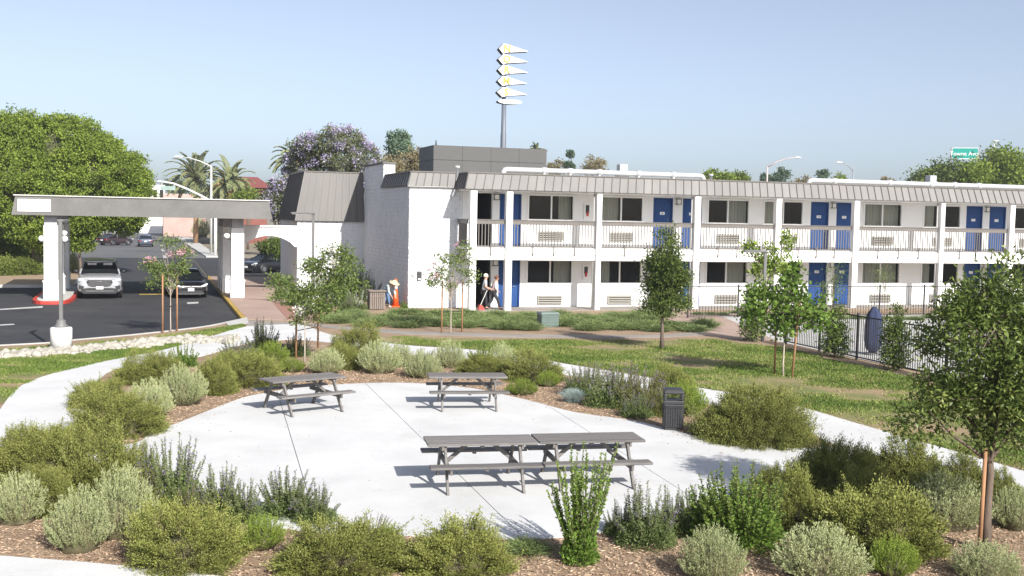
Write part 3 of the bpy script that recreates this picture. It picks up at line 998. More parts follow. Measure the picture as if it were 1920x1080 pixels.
# ---- block-built end volume: every masonry unit is modelled
def blocks(name, axis, fixed, a0, a1, z0, z1, sgn, parent, skip=None):
    """courses of 0.4 x 0.2 units on a plane; axis 'u' runs along u at v = fixed, 'v' along v at u = fixed"""
    mb = MB()
    rr = random.Random(int(a0 * 10) + 7)
    ch, bl, j = 0.2, 0.41, 0.026
    nz = int(math.ceil((z1 - z0) / ch))
    for r in range(nz):
        za, zb = z0 + r * ch + j / 2, min(z0 + (r + 1) * ch - j / 2, z1)
        x = a0 - (bl / 2 if r % 2 else 0)
        while x < a1:
            p, q = max(x + j / 2, a0), min(x + bl - j / 2, a1)
            if q - p > 0.03:
                o1 = 0.024 + rr.uniform(-0.006, 0.008)
                if axis == 'u': mb.box(p, q, fixed - sgn * 0.02, fixed + sgn * o1, za, zb)
                else: mb.box(fixed - sgn * 0.02, fixed + sgn * o1, p, q, za, zb)
            x += bl
    o = mb.build(name, M_BLOCK, parent)
    o['kind'] = 'stuff'
    return o
mb = MB()
mb.box(-2.6, -0.005, WV + 0.02, 6.19, 0, 5.82)
mb.box(-2.6, -2.2, 6.195, 13.45, 0, 5.82)
mb.box(-2.6, -2.0, 8.0, 13.45, 5.82, 7.12)
ew = mb.build('end_wall', M_BLOCK, motel)
blocks('masonry_units', 'v', -2.6, WV + 0.02, 13.45, 0, 5.82, -1, ew)
blocks('masonry_units', 'v', -2.6, 8.0, 13.45, 5.82, 7.1, -1, ew)
blocks('masonry_units', 'u', WV + 0.02, -2.6, -0.01, 0, 5.82, -1, ew)
mb = MB()
mb.box(-2.68, -1.95, 7.92, 13.5, 7.125, 7.22)
mb.build('wall_cap', M_CANOPY, ew)
# wall fittings on the lit end of the block
mb = MB()
mb.box(-2.2, -1.98, WV - 0.08, WV - 0.002, 1.33, 1.77)
kp = mb.build('wall_phone', M_SCREEN, motel, 0.01)
mb = MB()
mb.box(-2.16, -2.02, WV - 0.088, WV - 0.082, 1.36, 1.43)
mb.build('phone_label', M_SIGNW, kp)
mb = MB()
for a in range(3):
    for b in range(4):
        mb.box(-2.16 + 0.05 * a, -2.13 + 0.05 * a, WV - 0.09, WV - 0.082, 1.48 + 0.06 * b, 1.515 + 0.06 * b)
mb.build('keypad', M_BLACK, kp)
mb = MB()
mb.smooth = True
mb.lathe([(0.13, 0), (0.13, 0.02)], (0, 0, 0), 16)
o = mb.build('wall_disc', mat('pale_grey_plastic', (0.62, 0.62, 0.6), 0.5), motel)
o.location = (-2.38, WV - 0.003, 1.63)
o.rotation_euler = (PI / 2, 0, 0)
# ---- lobby at the far left with its tall mansard
LV = 13.5
mb = MB()
mb.box(-6.42, -2.62, LV + 0.05, LV + 8.5, 0, 4.1)
mb.build('lobby_wall', M_WHITE, motel)
blocks('masonry_units', 'u', LV + 0.05, -6.42, -2.64, 0, 3.98, -1, motel)
fascia('lobby_mansard', ((-6.55, LV - 0.15, 4.0), (-2.63, LV - 0.15, 4.0)), ((-5.95, LV + 0.5, 6.78), (-2.63, LV + 0.5, 6.78)), 9, motel, M_METALL)
fascia('lobby_mansard_side', ((-6.55, LV + 8.6, 4.0), (-6.55, LV - 0.15, 4.0)), ((-5.95, LV + 8, 6.78), (-5.95, LV + 0.5, 6.78)), 18, motel, M_METALL)
mb = MB()
mb.box(-5.95, -2.6, LV + 0.52, LV + 8, 6.6, 6.7)
mb.box(-6.5, -2.6, LV - 0.1, LV + 8.55, 4.11, 4.16)
mb.build('lobby_roof', M_METALD, motel)
# arched link between the drive canopy and the lobby
mb = MB()
ARU0, ARU1 = -9.75, -6.45
prof = [(ARU0, 3.62), (ARU0, 2.55)]
for k in range(13):
    t = k / 12
    prof.append((ARU0 + 0.25 + (ARU1 - ARU0 - 0.5) * t, 2.55 + 0.6 * math.sin(PI * t) ** 0.7))
prof += [(ARU1, 2.55), (ARU1, 3.62)]
top = 3.62
for (a, za), (b, zb) in zip(prof[1:-2], prof[2:-1]):
    if b - a > 1e-4:
        mb.hexa([(a, 12.3, za), (b, 12.3, zb), (b, 12.6, zb), (a, 12.6, za)], [(a, 12.3, top), (b, 12.3, top), (b, 12.6, top), (a, 12.6, top)])
mb.box(ARU0 - 0.05, ARU1 + 0.05, 12.22, 12.7, 3.62, 3.72)
mb.build('arch_wall', M_WHITE, motel)
# ---- roof equipment screen of flat panels
mb = MB()
mb.box(1.15, 7.85, 12.06, 15.5, 6.2, 8.4)
scr = mb.build('equipment_screen', M_METALD, motel)
for r, (z0, z1) in enumerate(((6.25, 7.62), (7.64, 8.46))):
    for c in range(4):
        mb = MB()
        w = 6.87 / 4
        mb.box(1.06 + w * c + 0.006, 1.06 + w * (c + 1) - 0.006, 12.0, 12.055, z0, z1)
        mb.build('screen_panel', M_SCREEN, scr)
        mb = MB()
        mb.box(1.06, 1.14, 12.0 + 0.9 * c + (0.058 if c == 0 else 0.01), 12.0 + 0.9 * (c + 1) - 0.01, z0, z1)
        mb.build('screen_panel', M_SCREEN, scr)
mb = MB()
mb.smooth = True
mb.tube([(1.3, 12.4, 8.4), (1.3, 12.4, 8.75)], [0.05, 0.03], 8)
mb.build('roof_vent', M_BLACK, scr)
# ---- ducts along the roof
def duct(u0, u1, v, z, couplers):
    mb = MB()
    mb.smooth = True
    pts = [(u0, v, 6.25), (u0, v, z - 0.12), (u0 + 0.06, v, z - 0.03), (u0 + 0.2, v, z)]
    pts += [(u1 - 0.2, v, z), (u1 - 0.06, v, z - 0.03), (u1, v, z - 0.12), (u1, v, 6.25)]
    mb.tube(pts, 0.13, 12)
    d = mb.build('roof_duct', M_DUCT, motel)
    for u in couplers:
        m2 = MB()
        m2.smooth = True
        m2.tube([(u - 0.14, v, z), (u + 0.14, v, z)], 0.17, 12)
        m2.tube([(u, v, 6.25), (u, v, z)], 0.1, 8)
        m2.build('duct_collar', M_DUCT, d)
duct(2.45, 13.55, 3.0, 6.82, (4.6, 6.0, 7.6, 9.8, 11.8))
duct(20.0, 36.0, 3.0, 6.78, (21.6, 25.2, 28.0, 29.6, 31.3))
for u in (9.1, 28.4):
    mb = MB()
    mb.box(u - 0.22, u + 0.22, 3.3, 3.75, 6.95, 7.3)
    mb.box(u - 0.3, u + 0.3, 3.25, 3.8, 6.25, 6.95)
    mb.build('roof_fan', M_DUCT, motel, 0.02)
for u, v in ((14.8, 4.5), (0.6, 5.0)):
    mb = MB()
    mb.smooth = True
    mb.lathe([(0.08, 6.25), (0.08, 6.9), (0.13, 6.9), (0.13, 7.0)], (u, v, 0), 10)
    mb.build('vent_pipe', M_DUCT, motel)

# ------------------------------------------------------------------ drive-through canopy
canopy = empty('drive_canopy', O, PHI, 'drive-through canopy with weathered grey fascia on white pillars over the parking lane', 'canopy')
CV0, CV1 = 7.3, 16.5
mb = MB()
b = [(-20.58, CV0 - 0.15, 4.09), (-8.45, CV0 - 0.15, 4.09), (-8.45, CV1, 4.09), (-20.58, CV1, 4.09)]
t = [(-20.42, CV0 + 0.02, 5.0), (-8.65, CV0 + 0.02, 5.0), (-8.65, CV1 - 0.15, 5.0), (-20.42, CV1 - 0.15, 5.0)]
bi = [(-20.3, CV0 + 0.12, 4.09), (-8.75, CV0 + 0.12, 4.09), (-8.75, CV1 - 0.3, 4.09), (-20.3, CV1 - 0.3, 4.09)]
ti = [(p[0], p[1], 4.6) for p in bi]
V = b + t + bi + ti
F = []
for i in range(4):
    j = (i + 1) % 4
    F += [(i, j, 4 + j, 4 + i), (i, 8 + i, 8 + j, j), (8 + i, 12 + i, 12 + j, 8 + j)]
F += [(4, 5, 6, 7), (15, 14, 13, 12)]
mb.add(V, F)
mb.build('fascia', M_CANOPY, canopy)
mb = MB()
mb.box(-20.5, -8.57, CV0 - 0.06, CV1 - 0.07, 5.005, 5.05)
mb.build('roof_edge', mat('pale_roof_edge', (0.6, 0.58, 0.54), 0.8, 0.1), canopy)
mb = MB()
mb.box(-20.29, -8.76, CV0 + 0.13, CV1 - 0.31, 4.45, 4.59)
mb.build('ceiling', M_CANOPY, canopy)
mb = MB()
mb.box(-20.3, -18.85, CV0 - 0.16, CV0 - 0.1, 4.26, 4.84)
plate = mb.build('clearance_plate', M_SIGNW, canopy)
tm = text_mesh("11' - 8\"", 0.34, mat('faded_grey_lettering', (0.16, 0.155, 0.155), 0.7), 0.003)
inst('lettering', tm, plate, (-19.62, CV0 - 0.163, 4.52), (PI / 2, 0, 0))
def pillar(u, v):
    mb = MB()
    mb.box(u - 0.32, u + 0.32, v - 0.32, v + 0.32, 0.9, 3.62)
    mb.box(u - 0.35, u + 0.35, v - 0.35, v + 0.35, 0.03, 0.86)
    mb.box(u - 0.38, u + 0.38, v - 0.38, v + 0.38, 0.86, 0.95)
    p = mb.build('pillar', M_TRIM, canopy, 0.015)
    mb = MB()
    mb.box(u - 0.29, u + 0.29, v - 0.29, v + 0.29, 3.625, 4.45)
    mb.build('pillar_head', mat('pillar_head_shade', (0.4, 0.4, 0.41), 0.7), p)  # grey tone paints the shade under the beam onto the pillar top
for u, v in ((-18.9, 7.95), (-18.9, 12.0), (-18.9, 15.6), (-10.08, 8.6), (-10.3, 12.2), (-10.3, 14.0), (-10.3, 15.8)):
    pillar(u, v)
for u, v, z in ((-19.33, 8.0, 2.95), (-18.35, 8.4, 3.25), (-18.3, 8.0, 2.95), (-10.62, 8.4, 3.2)):
    mb = MB()
    mb.smooth = True
    mb.ball((u, v, z), 0.16, 14, 9)
    g = mb.build('globe_lamp', M_GLOBE, canopy)
    mb = MB()
    s = 0.3 if u < -19 or u < -10.5 and u > -12 else -0.3
    mb.bar((u, v, z - 0.16), (u + s, v, z - 0.2), 0.04, 0.05)
    mb.build('lamp_arm', M_BLACK, g)
# island under the left pillars with a red curb
mb = MB()
pts = []
for k in range(24):
    a = 2 * PI * k / 24
    cu, cv = math.cos(a), math.sin(a)
    pts.append((-18.85 + 0.95 * abs(cu) ** 0.6 * (1 if cu > 0 else -1), 12.0 + 5.6 * abs(cv) ** 0.35 * (1 if cv > 0 else -1)))
mb.prism(pts, -0.13, 0.03)
isl = mb.build('red_curb_island', M_REDP)
isl.location = O
isl.rotation_euler = (0, 0, PHI)
isl['kind'] = 'structure'
mb = MB()
mb.prism([(-18.85 + (x + 18.85) * 0.8, 12 + (y - 12) * 0.96) for x, y in pts], 0.02, 0.04)
it = mb.build('island_top', M_CURB, isl)

# ------------------------------------------------------------------ tall sign behind the motel
SB = D(943, 300, 86)
sign = empty('pole_sign', (SB.x, SB.y, 0), math.radians(16), 'tall pole sign of five white pennants with orange letters above the motel roof', 'sign')
zof = lambda y: EYE + (horizon(943) - y) / FPX * 86
mb = MB()
mb.smooth = True
mb.tube([(0, 0, -0.1), (0, 0, zof(252)), (0, 0, zof(250)), (0, 0, zof(196))], [0.22, 0.22, 0.19, 0.18], 14)
mb.tube([(0, 0.1, zof(196)), (0, 0.1, zof(90))], [0.16, 0.14], 10)
mb.build('pole', M_POLE, sign)
for ch, yc, x0, x1 in (('N', 95, -13, 44), ('O', 114.5, -14, 44), ('R', 134, -14, 44), ('M', 154.5, -14.5, 43), ('S', 175, -15, 43)):
    sc = 86 / FPX
    z = zof(yc)
    pts = [(x0, 0), (-4, 9.5), (4, 8.5), (10, 6.5), (x1, -2.2), (12, -5.6), (2, -7), (-5, -9)]
    mb = MB()
    mb.prism_y([(p[0] * sc, z + p[1] * sc) for p in pts], -0.25, 0.5)
    mb.mi = [0] * len(mb.f)
    mb.mi = [0 if i < 2 else 1 for i in range(len(mb.f))]
    pn = mb.build('pennant', [M_SIGNW, M_SIGNE], sign)
    tm = text_mesh(ch, 0.66, M_SIGNO, 0.03, 0.022)
    inst('letter', tm, pn, (2.2 * sc, -0.27, z + 0.2 * sc), (PI / 2, 0, 0), (1.1, 1.1, 1.1))
z = zof(192)
sc = 86 / FPX
mb = MB()
mb.prism_y([((10 + 23 * math.cos(2 * PI * k / 24)) * sc, z + 4.3 * sc * math.sin(2 * PI * k / 24)) for k in range(24)], -0.25, 0.5)
mb.mi = [0 if i < 2 else 1 for i in range(len(mb.f))]
mb.build('oval_panel', [M_SIGNW, M_SIGNE], sign)

# ------------------------------------------------------------------ lamp posts
def lamp_post(pos, h, label, rz, base=True, arm=0.75):
    r = empty('lamp_post', pos, rz, label, 'lamp post', 'garden and lot lamp posts')
    mb = MB()
    mb.smooth = True
    if base:
        mb.lathe([(0.33, 0), (0.33, 0.66), (0.3, 0.69)], (0, 0, 0), 24)
        mb.build('concrete_base', mat('white_base_paint', (0.74, 0.73, 0.71), 0.75, 0.08, 2), r)
        mb = MB()
        mb.smooth = True
        mb.lathe([(0.2, 0.69), (0.2, 0.76), (0.15, 0.8), (0.14, 0.9), (0.06, 0.95)], (0, 0, 0), 16)
        mb.build('base_cover', M_LAMPG, r)
    mb = MB()
    mb.box(-0.055, 0.055, -0.055, 0.055, 0.7 if base else 0, h)
    mb.build('pole', M_LAMPG, r, 0.01)
    mb = MB()
    mb.box(-arm, 0.06, -0.1, 0.1, h - 0.02, h + 0.06)
    hd = mb.build('lamp_head', M_LAMPG, r, 0.015)
    mb = MB()
    mb.box(-arm + 0.05, -0.25, -0.07, 0.07, h - 0.035, h - 0.021)
    mb.build('lens', M_GLOBE, hd)
    return r
lamp_post(G(115, 654), 4.05, 'dark lamp post on a round white base beside the parking lot', math.radians(-80))
lamp_post(UV(-7.3, 0.6), 4.42, 'dark lamp post rising from the pink crape myrtle near the lobby', PHI - 0.3, True, 1.0)
lamp_post(UV(7.5, -13.7), 3.35, 'dark lamp post behind the leafy sapling near the black fence', 0.0, False, 0.8)

# ------------------------------------------------------------------ picnic tables
def picnic(pos, rz, label):
    r = empty('picnic_table', pos, rz, label, 'picnic table', 'picnic tables on the patio')
    L = 1.83
    for k in range(5):
        mb = MB()
        y = -0.29 + 0.145 * k
        mb.box(-L / 2, L / 2, y - 0.069, y + 0.069, 0.71, 0.75)
        mb.build('top_plank', M_WOODG, r, 0.006)
    for s in (-1, 1):
        mb = MB()
        mb.box(-L / 2, L / 2, s * 0.66 - 0.13, s * 0.66 + 0.13, 0.42, 0.46)
        mb.build('bench_plank', M_WOODG, r, 0.006)
    for sx in (-1, 1):
        x = sx * 0.62
        for s in (-1, 1):
            mb = MB()
            mb.bar((x, s * 0.2, 0.705), (x, s * 0.62, 0.0), 0.042, 0.095, (1, 0, 0)) if False else mb.hexa(
                [(x - 0.021, s * 0.70 - 0.05, 0.0), (x + 0.021, s * 0.70 - 0.05, 0.0), (x + 0.021, s * 0.70 + 0.05, 0.0), (x - 0.021, s * 0.70 + 0.05, 0.0)],
                [(x - 0.021, s * 0.24 - 0.05, 0.708), (x + 0.021, s * 0.24 - 0.05, 0.708), (x + 0.021, s * 0.24 + 0.05, 0.708), (x - 0.021, s * 0.24 + 0.05, 0.708)])
            mb.build('leg', M_WOODG, r, 0.004)
        mb = MB()
        mb.box(x + sx * -0.025 - 0.02, x + sx * -0.025 + 0.02, -0.76, 0.76, 0.33, 0.418) if False else mb.box(x - sx * 0.043 - 0.02, x - sx * 0.043 + 0.02, -0.76, 0.76, 0.325, 0.418)
        mb.build('bench_support', M_WOODG, r, 0.004)
        mb = MB()
        mb.box(x + sx * 0.043 - 0.02, x + sx * 0.043 + 0.02, -0.34, 0.34, 0.635, 0.708)
        mb.build('top_support', M_WOODG, r, 0.004)
        mb = MB()
        mb.bar((x - sx * 0.05, 0, 0.38), (sx * 0.2, 0, 0.69), 0.05, 0.06)
        mb.build('brace', M_WOODG, r)
    mb = MB()
    mb.box(-0.03, 0.03, -0.3, 0.3, 0.67, 0.708)
    mb.build('middle_cleat', M_WOODG, r)
    for s in (-1, 1):
        mb = MB()
        mb.box(-0.03, 0.03, s * 0.66 - 0.1, s * 0.66 + 0.1, 0.385, 0.418)
        mb.build('bench_cleat', M_WOODG, r)
    return r
ZP = 0.024
for (x, y, a, lab) in ((-0.48, 18.36, 10.8, 'grey wooden picnic table at front left, end to end with another'),
                       (1.34, 18.76, 11.2, 'grey wooden picnic table at front right behind the upright leafy shrub'),
                       (-1.01, 25.85, 8.0, 'grey wooden picnic table alone at the back of the patio'),
                       (-4.68, 24.98, 38.0, 'grey wooden picnic table turned at an angle on the left')):
    picnic((x, y, ZP), math.radians(a), lab)

# ------------------------------------------------------------------ litter bins, cone, utility box
bn = empty('litter_bin', G(1261, 806), math.radians(-4), 'black ribbed plastic litter bin on the patio edge', 'bin')
mb = MB()
mb.hexa([(-0.19, -0.19, 0.07), (0.19, -0.19, 0.07), (0.19, 0.19, 0.07), (-0.19, 0.19, 0.07)], [(-0.205, -0.205, 0.58), (0.205, -0.205, 0.58), (0.205, 0.205, 0.58), (-0.205, 0.205, 0.58)])
M_BIN = mat('charcoal_plastic', (0.035, 0.035, 0.038), 0.5, 0.15, 3)
mb.build('body', M_BIN, bn, 0.02, 2)
mb = MB()
mb.box(-0.175, 0.175, -0.175, 0.175, 0.025, 0.07)
mb.build('foot', M_BIN, bn)
for k in range(7):
    for side in range(4):
        mb = MB()
        x = -0.15 + 0.05 * k
        mb.hexa([(x - 0.012, -0.212, 0.1), (x + 0.012, -0.212, 0.1), (x + 0.012, -0.19, 0.1), (x - 0.012, -0.19, 0.1)],
                [(x - 0.012, -0.22, 0.54), (x + 0.012, -0.22, 0.54), (x + 0.012, -0.2, 0.54), (x - 0.012, -0.2, 0.54)])
        o = mb.build('rib', M_BIN, bn)
        o.rotation_euler = (0, 0, side * PI / 2)
mb = MB()
mb.box(-0.215, 0.215, -0.215, 0.215, 0.582, 0.66)
for sx in (-1, 1):
    for sy in (-1, 1):
        mb.box(sx * 0.21, sx * 0.15, sy * 0.21, sy * 0.15, 0.66, 0.8)
mb.box(-0.21, 0.21, -0.21, 0.21, 0.80, 0.86)
mb.hexa([(-0.21, -0.21, 0.86), (0.21, -0.21, 0.86), (0.21, 0.21, 0.86), (-0.21, 0.21, 0.86)], [(-0.15, -0.17, 0.9), (0.15, -0.17, 0.9), (0.15, 0.17, 0.9), (-0.15, 0.17, 0.9)])
mb.build('hood', M_BIN, bn, 0.018, 2)
mb = MB()
mb.box(-0.17, 0.17, -0.224, -0.216, 0.5, 0.56)
mb.build('label_band', M_BLACK, bn)

wb = empty('wooden_bin', UV(-4.26, 1.2), PHI, 'slatted brown wooden trash receptacle beside the shaded block wall', 'bin')
M_WB = mat('brown_bin_wood', (0.2, 0.165, 0.14), 0.8, 0.2, 3, stretch=(6, 6, 1), fine=0.15)
for side in range(4):
    for k in range(7):
        mb = MB()
        x = -0.3 + 0.1 * k
        mb.box(x - 0.038, x + 0.038, -0.36, -0.335, 0.03, 0.84)
        o = mb.build('slat', M_WB, wb)
        o.rotation_euler = (0, 0, side * PI / 2)
mb = MB()
mb.box(-0.32, 0.32, -0.32, 0.32, 0.05, 0.8)
mb.build('liner', M_BLACK, wb)
mb = MB()
mb.box(-0.42, 0.42, -0.42, 0.42, 0.845, 0.92)
lid = mb.build('lid', M_WB, wb, 0.02)
mb = MB()
mb.smooth = True
mb.lathe([(0.16, 0.921), (0.16, 0.945), (0.13, 0.945)], (0, 0, 0), 16)
mb.build('lid_ring', M_BLACK, lid)
for z in (0.62,):
    for side in range(4):
        mb = MB()
        mb.box(-0.37, 0.37, -0.375, -0.361, z, z + 0.05)
        o = mb.build('hoop', M_WB, wb)
        o.rotation_euler = (0, 0, side * PI / 2)

cn = empty('traffic_delineator', UV(-3.05, 2.5), PHI, 'tall orange traffic cone with two white bands against the block wall', 'cone')
mb = MB()
mb.smooth = True
mb.lathe([(0.17, 0.06), (0.075, 0.95)], (0, 0, 0), 16)
mb.lathe([(0.068, 1.07), (0.062, 1.15), (0.06, 1.2), (0.075, 1.26), (0.075, 1.32), (0.04, 1.36)], (0, 0, 0), 16)
mb.build('body', M_ORANGE, cn)
for z0, z1 in ((0.87, 1.0), (1.04, 1.14)):
    mb = MB()
    mb.smooth = True
    mb.lathe([(0.088 - 0.02 * (z0 - 0.87), z0), (0.076 - 0.02 * (z0 - 0.87), z1)], (0, 0, 0), 16)
    mb.build('white_band', M_REFL, cn)
mb = MB()
mb.smooth = True
mb.lathe([(0.06, 0.95), (0.06, 1.1)], (0, 0, 0), 12)
mb.build('neck', M_ORANGE, cn)
mb = MB()
mb.box(-0.21, 0.21, -0.21, 0.21, 0, 0.06)
mb.build('foot', M_ORANGE, cn, 0.015)

ub = empty('utility_box', G(1027, 612), PHI, 'green utility box in the ground cover before the motel', 'utility box')
mb = MB()
mb.box(-0.38, 0.38, -0.3, 0.3, 0, 0.52)
mb.build('cabinet', M_UTIL, ub, 0.015)
mb = MB()
mb.hexa([(-0.41, -0.33, 0.52), (0.41, -0.33, 0.52), (0.41, 0.33, 0.52), (-0.41, 0.33, 0.52)], [(-0.36, -0.28, 0.6), (0.36, -0.28, 0.6), (0.36, 0.28, 0.6), (-0.36, 0.28, 0.6)])
mb.build('lid', M_UTIL, ub)
for k in range(4):
    mb = MB()
    mb.box(-0.36, 0.36, -0.315, -0.301, 0.08 + 0.11 * k, 0.13 + 0.11 * k)
    mb.build('louvre', M_UTIL, ub)

# ------------------------------------------------------------------ iron fences
pk = MB()
pk.box(-0.009, 0.009, -0.009, 0.009, 0.08, 1.44)
pk_me = pk.mesh('picket', M_BLACK)
def iron_fence(A, B, label, pickets=True, h=1.45, spacing=0.115):
    A, B = Vector(A), Vector(B)
    d = B - A
    L = d.length
    r = empty('iron_fence', A, math.atan2(d.y, d.x), label, 'fence')
    n = int(round(L / 2.4))
    for k in range(n + 1):
        mb = MB()
        x = L * k / n
        mb.box(x - 0.03, x + 0.03, -0.03, 0.03, 0, h + 0.1)
        mb.build('post', M_BLACK, r)
    for z in (0.1, h):
        mb = MB()
        mb.box(0, L, -0.016, 0.016, z - 0.02, z + 0.02)
        mb.build('rail', M_BLACK, r)
    m = int(L / spacing)
    for k in range(1, m):
        inst('picket', pk_me, r, (L * k / m, 0, 0))
    return r
iron_fence(UV(7.95, -14.6), UV(7.5, -28.2), 'black iron picket fence running along the right of the lawn')
iron_fence(UV(9.0, -4.6), UV(27.0, -4.6), 'far iron picket fence parallel to the motel front', spacing=0.15)

# ------------------------------------------------------------------ pool things behind the fence
pu = empty('closed_parasol', G(1636, 666), 0, 'closed blue cloth parasol behind the black fence', 'parasol')
mb = MB()
mb.smooth = True
prof, vs, fs = [], [], []
n = 20
for i, (rr, z) in enumerate(((0.1, 0.1), (0.22, 0.2), (0.28, 0.5), (0.28, 1.0), (0.22, 1.4), (0.06, 1.66))):
    for k in range(n):
        a = 2 * PI * k / n
        q = rr * (1 + 0.14 * math.cos(5 * a))
        vs.append((q * math.cos(a), q * math.sin(a), z))
for i in range(5):
    for k in range(n):
        fs.append((i * n + k, i * n + (k + 1) % n, (i + 1) * n + (k + 1) % n, (i + 1) * n + k))
mb.add(vs, fs)
mb.build('canopy', mat('navy_cloth', (0.02, 0.03, 0.075), 0.85, 0.12, 4), pu)
mb = MB()
mb.smooth = True
mb.lathe([(0.03, 0.05), (0.03, 1.85)], (0, 0, 0), 8)
mb.lathe([(0.3, 0.0), (0.28, 0.08)], (0, 0, 0), 16)
mb.build('pole', M_LAMPG, pu)
# ------------------------------------------------------------------ cars
def loft(mb, st, n=24, p=0.42):
    """stations (y, zb, zt, half width[, top half width])"""
    vs, fs = [], []
    for s in st:
        y, zb, zt, hw = s[:4]
        tw = s[4] if len(s) > 4 else hw
        zc, hz = (zb + zt) / 2, (zt - zb) / 2
        for k in range(n):
            a = 2 * PI * k / n + PI / n
            c, q = math.cos(a), math.sin(a)
            x = abs(c) ** p * (1 if c > 0 else -1)
            z = abs(q) ** p * (1 if q > 0 else -1)
            w = hw + (tw - hw) * (z + 1) / 2
            vs.append((x * w, y, zc + z * hz))
    m = len(st)
    for i in range(m - 1):
        for k in range(n):
            k2 = (k + 1) % n
            fs.append((i * n + k, i * n + k2, (i + 1) * n + k2, (i + 1) * n + k))
    fs.append(tuple(range(n))[::-1])
    fs.append(tuple(range((m - 1) * n, m * n)))
    mb.smooth = True
    mb.add(vs, fs)
M_TINT = mat('car_window_dark', (0.012, 0.014, 0.016), 0.06, 0.05, spec=0.6)
M_HEADL = mat('headlamp_clear', (0.62, 0.63, 0.66), 0.12, 0.1, 8, spec=0.6)
M_TAIL = mat('tail_lamp_red', (0.28, 0.01, 0.01), 0.2, 0.05)
M_PLATE = mat('white_number_plate', (0.78, 0.78, 0.77), 0.5, 0.03)
M_TRIMB = mat('black_car_trim', (0.02, 0.02, 0.021), 0.55, 0.1)
def paint(name, col, metal=0.0):
    return mat(name, col, 0.28, 0.03, 2, metal=metal, coat=0.8, fine=0.0)
def car(name, pos, rz, label, cat, pm, kind='suv', front=True):
    r = empty(name, pos, rz, label, cat)
    if kind == 'suv':
        Ln, W, H, belt, hood = 5.1, 0.98, 1.78, 1.12, 1.08
        body = [(0.0, 0.34, 0.9, 0.72), (0.04, 0.3, 0.98, 0.85), (0.16, 0.28, 1.03, 0.94), (0.5, 0.27, hood, W), (1.15, 0.27, 1.13, W), (1.5, 0.27, 1.17, W, W * 0.96),
                (3.6, 0.27, 1.16, W, W * 0.96), (4.6, 0.3, 1.14, W, W * 0.95), (4.98, 0.36, 1.1, W * 0.94), (5.1, 0.42, 1.0, W * 0.86)]
        cab = [(1.25, 1.13, W * 0.9), (2.15, H - 0.1, W * 0.73), (4.2, H - 0.12, W * 0.73), (4.95, 1.13, W * 0.88)]
    elif kind == 'pickup':
        Ln, W, H, belt, hood = 5.6, 1.0, 1.9, 1.2, 1.15
        body = [(0.0, 0.4, 0.95, 0.8), (0.06, 0.36, 1.05, 0.94), (0.5, 0.34, hood, W), (1.4, 0.34, 1.2, W), (5.3, 0.34, 1.2, W), (5.6, 0.42, 1.12, W * 0.95)]
        cab = [(1.3, 1.18, W * 0.9), (2.0, H - 0.1, W * 0.75), (3.4, H - 0.1, W * 0.75), (3.7, 1.18, W * 0.88)]
    else:
        Ln, W, H, belt, hood = 4.5, 0.89, 1.47, 0.92, 0.86
        body = [(0.0, 0.3, 0.62, 0.6), (0.04, 0.26, 0.7, 0.74), (0.2, 0.22, 0.78, 0.85), (0.55, 0.2, hood, W), (1.1, 0.2, 0.93, W), (1.5, 0.2, 0.97, W, W * 0.95),
                (3.3, 0.2, 0.99, W, W * 0.95), (4.1, 0.24, 0.98, W * 0.97, W * 0.9), (4.42, 0.3, 0.95, W * 0.88), (4.5, 0.36, 0.85, W * 0.8)]
        cab = [(1.05, 0.93, W * 0.88), (2.0, H - 0.09, W * 0.7), (3.0, H - 0.1, W * 0.7), (4.1, 0.97, W * 0.84)]
    mb = MB()
    loft(mb, body, 24, 0.36)
    mb.build('body', pm, r)
    # glasshouse
    (y0, z0, w0), (y1, z1, w1), (y2, z2, w2), (y3, z3, w3) = cab
    c = [(-w0, y0, z0), (w0, y0, z0), (w1, y1, z1), (-w1, y1, z1), (-w2, y2, z2), (w2, y2, z2), (w3, y3, z3), (-w3, y3, z3)]
    mb = MB()
    mb.add([c[i] for i in (0, 1, 2, 3)], [(0, 1, 2, 3)])
    mb.build('windscreen', M_TINT, r)
    mb = MB()
    mb.add([c[i] for i in (7, 6, 5, 4)], [(3, 2, 1, 0)])
    mb.build('rear_window', M_TINT, r)
    for s in (0, 1):
        mb = MB()
        q = [c[i] for i in ((0, 3, 4, 7) if s == 0 else (1, 6, 5, 2))]
        mb.add(q, [(0, 1, 2, 3)])
        mb.build('side_windows', M_TINT, r)
    mb = MB()
    loft(mb, [(y1 - 0.12, z1 - 0.04, z1 + 0.0, w1 * 0.96), (y1 + 0.1, z1 - 0.03, z1 + 0.06, w1 * 1.0), ((y1 + y2) / 2, z1 - 0.02, z1 + 0.1, w1 * 1.01), (y2 - 0.1, z2 - 0.03, z2 + 0.07, w2), (y2 + 0.15, z2 - 0.06, z2 + 0.0, w2 * 0.96)], 20, 0.5)
    mb.build('roof', pm, r)
    for sx in (-1, 1):
        ym = (y1 + y2) / 2 + 0.1
        wm = (w0 + w3) / 2 + 0.005
        for a_, b_, wd, th in (((sx * w0, y0, z0), (sx * w1, y1, z1), 0.07, 0.06), ((sx * w3, y3, z3), (sx * w2, y2, z2), 0.1, 0.08), ((sx * wm, ym + 0.1, (z0 + z3) / 2), (sx * w1, ym, z1), 0.07, 0.04)):
            mb = MB()
            mb.bar(a_, b_, wd, th)
            mb.build('roof_pillar', pm, r)
    for sx in (-1, 1):
        mb = MB()
        mb.smooth = True
        mb.ball((0, 0, 0), 1, 10, 6)
        o = mb.build('mirror', M_TRIMB, r)
        o.location = (sx * (W + 0.09), y0 + 0.45, z0 + 0.1)
        o.scale = (0.13, 0.08, 0.09)
    rad = 0.36 if kind != 'sedan' else 0.32
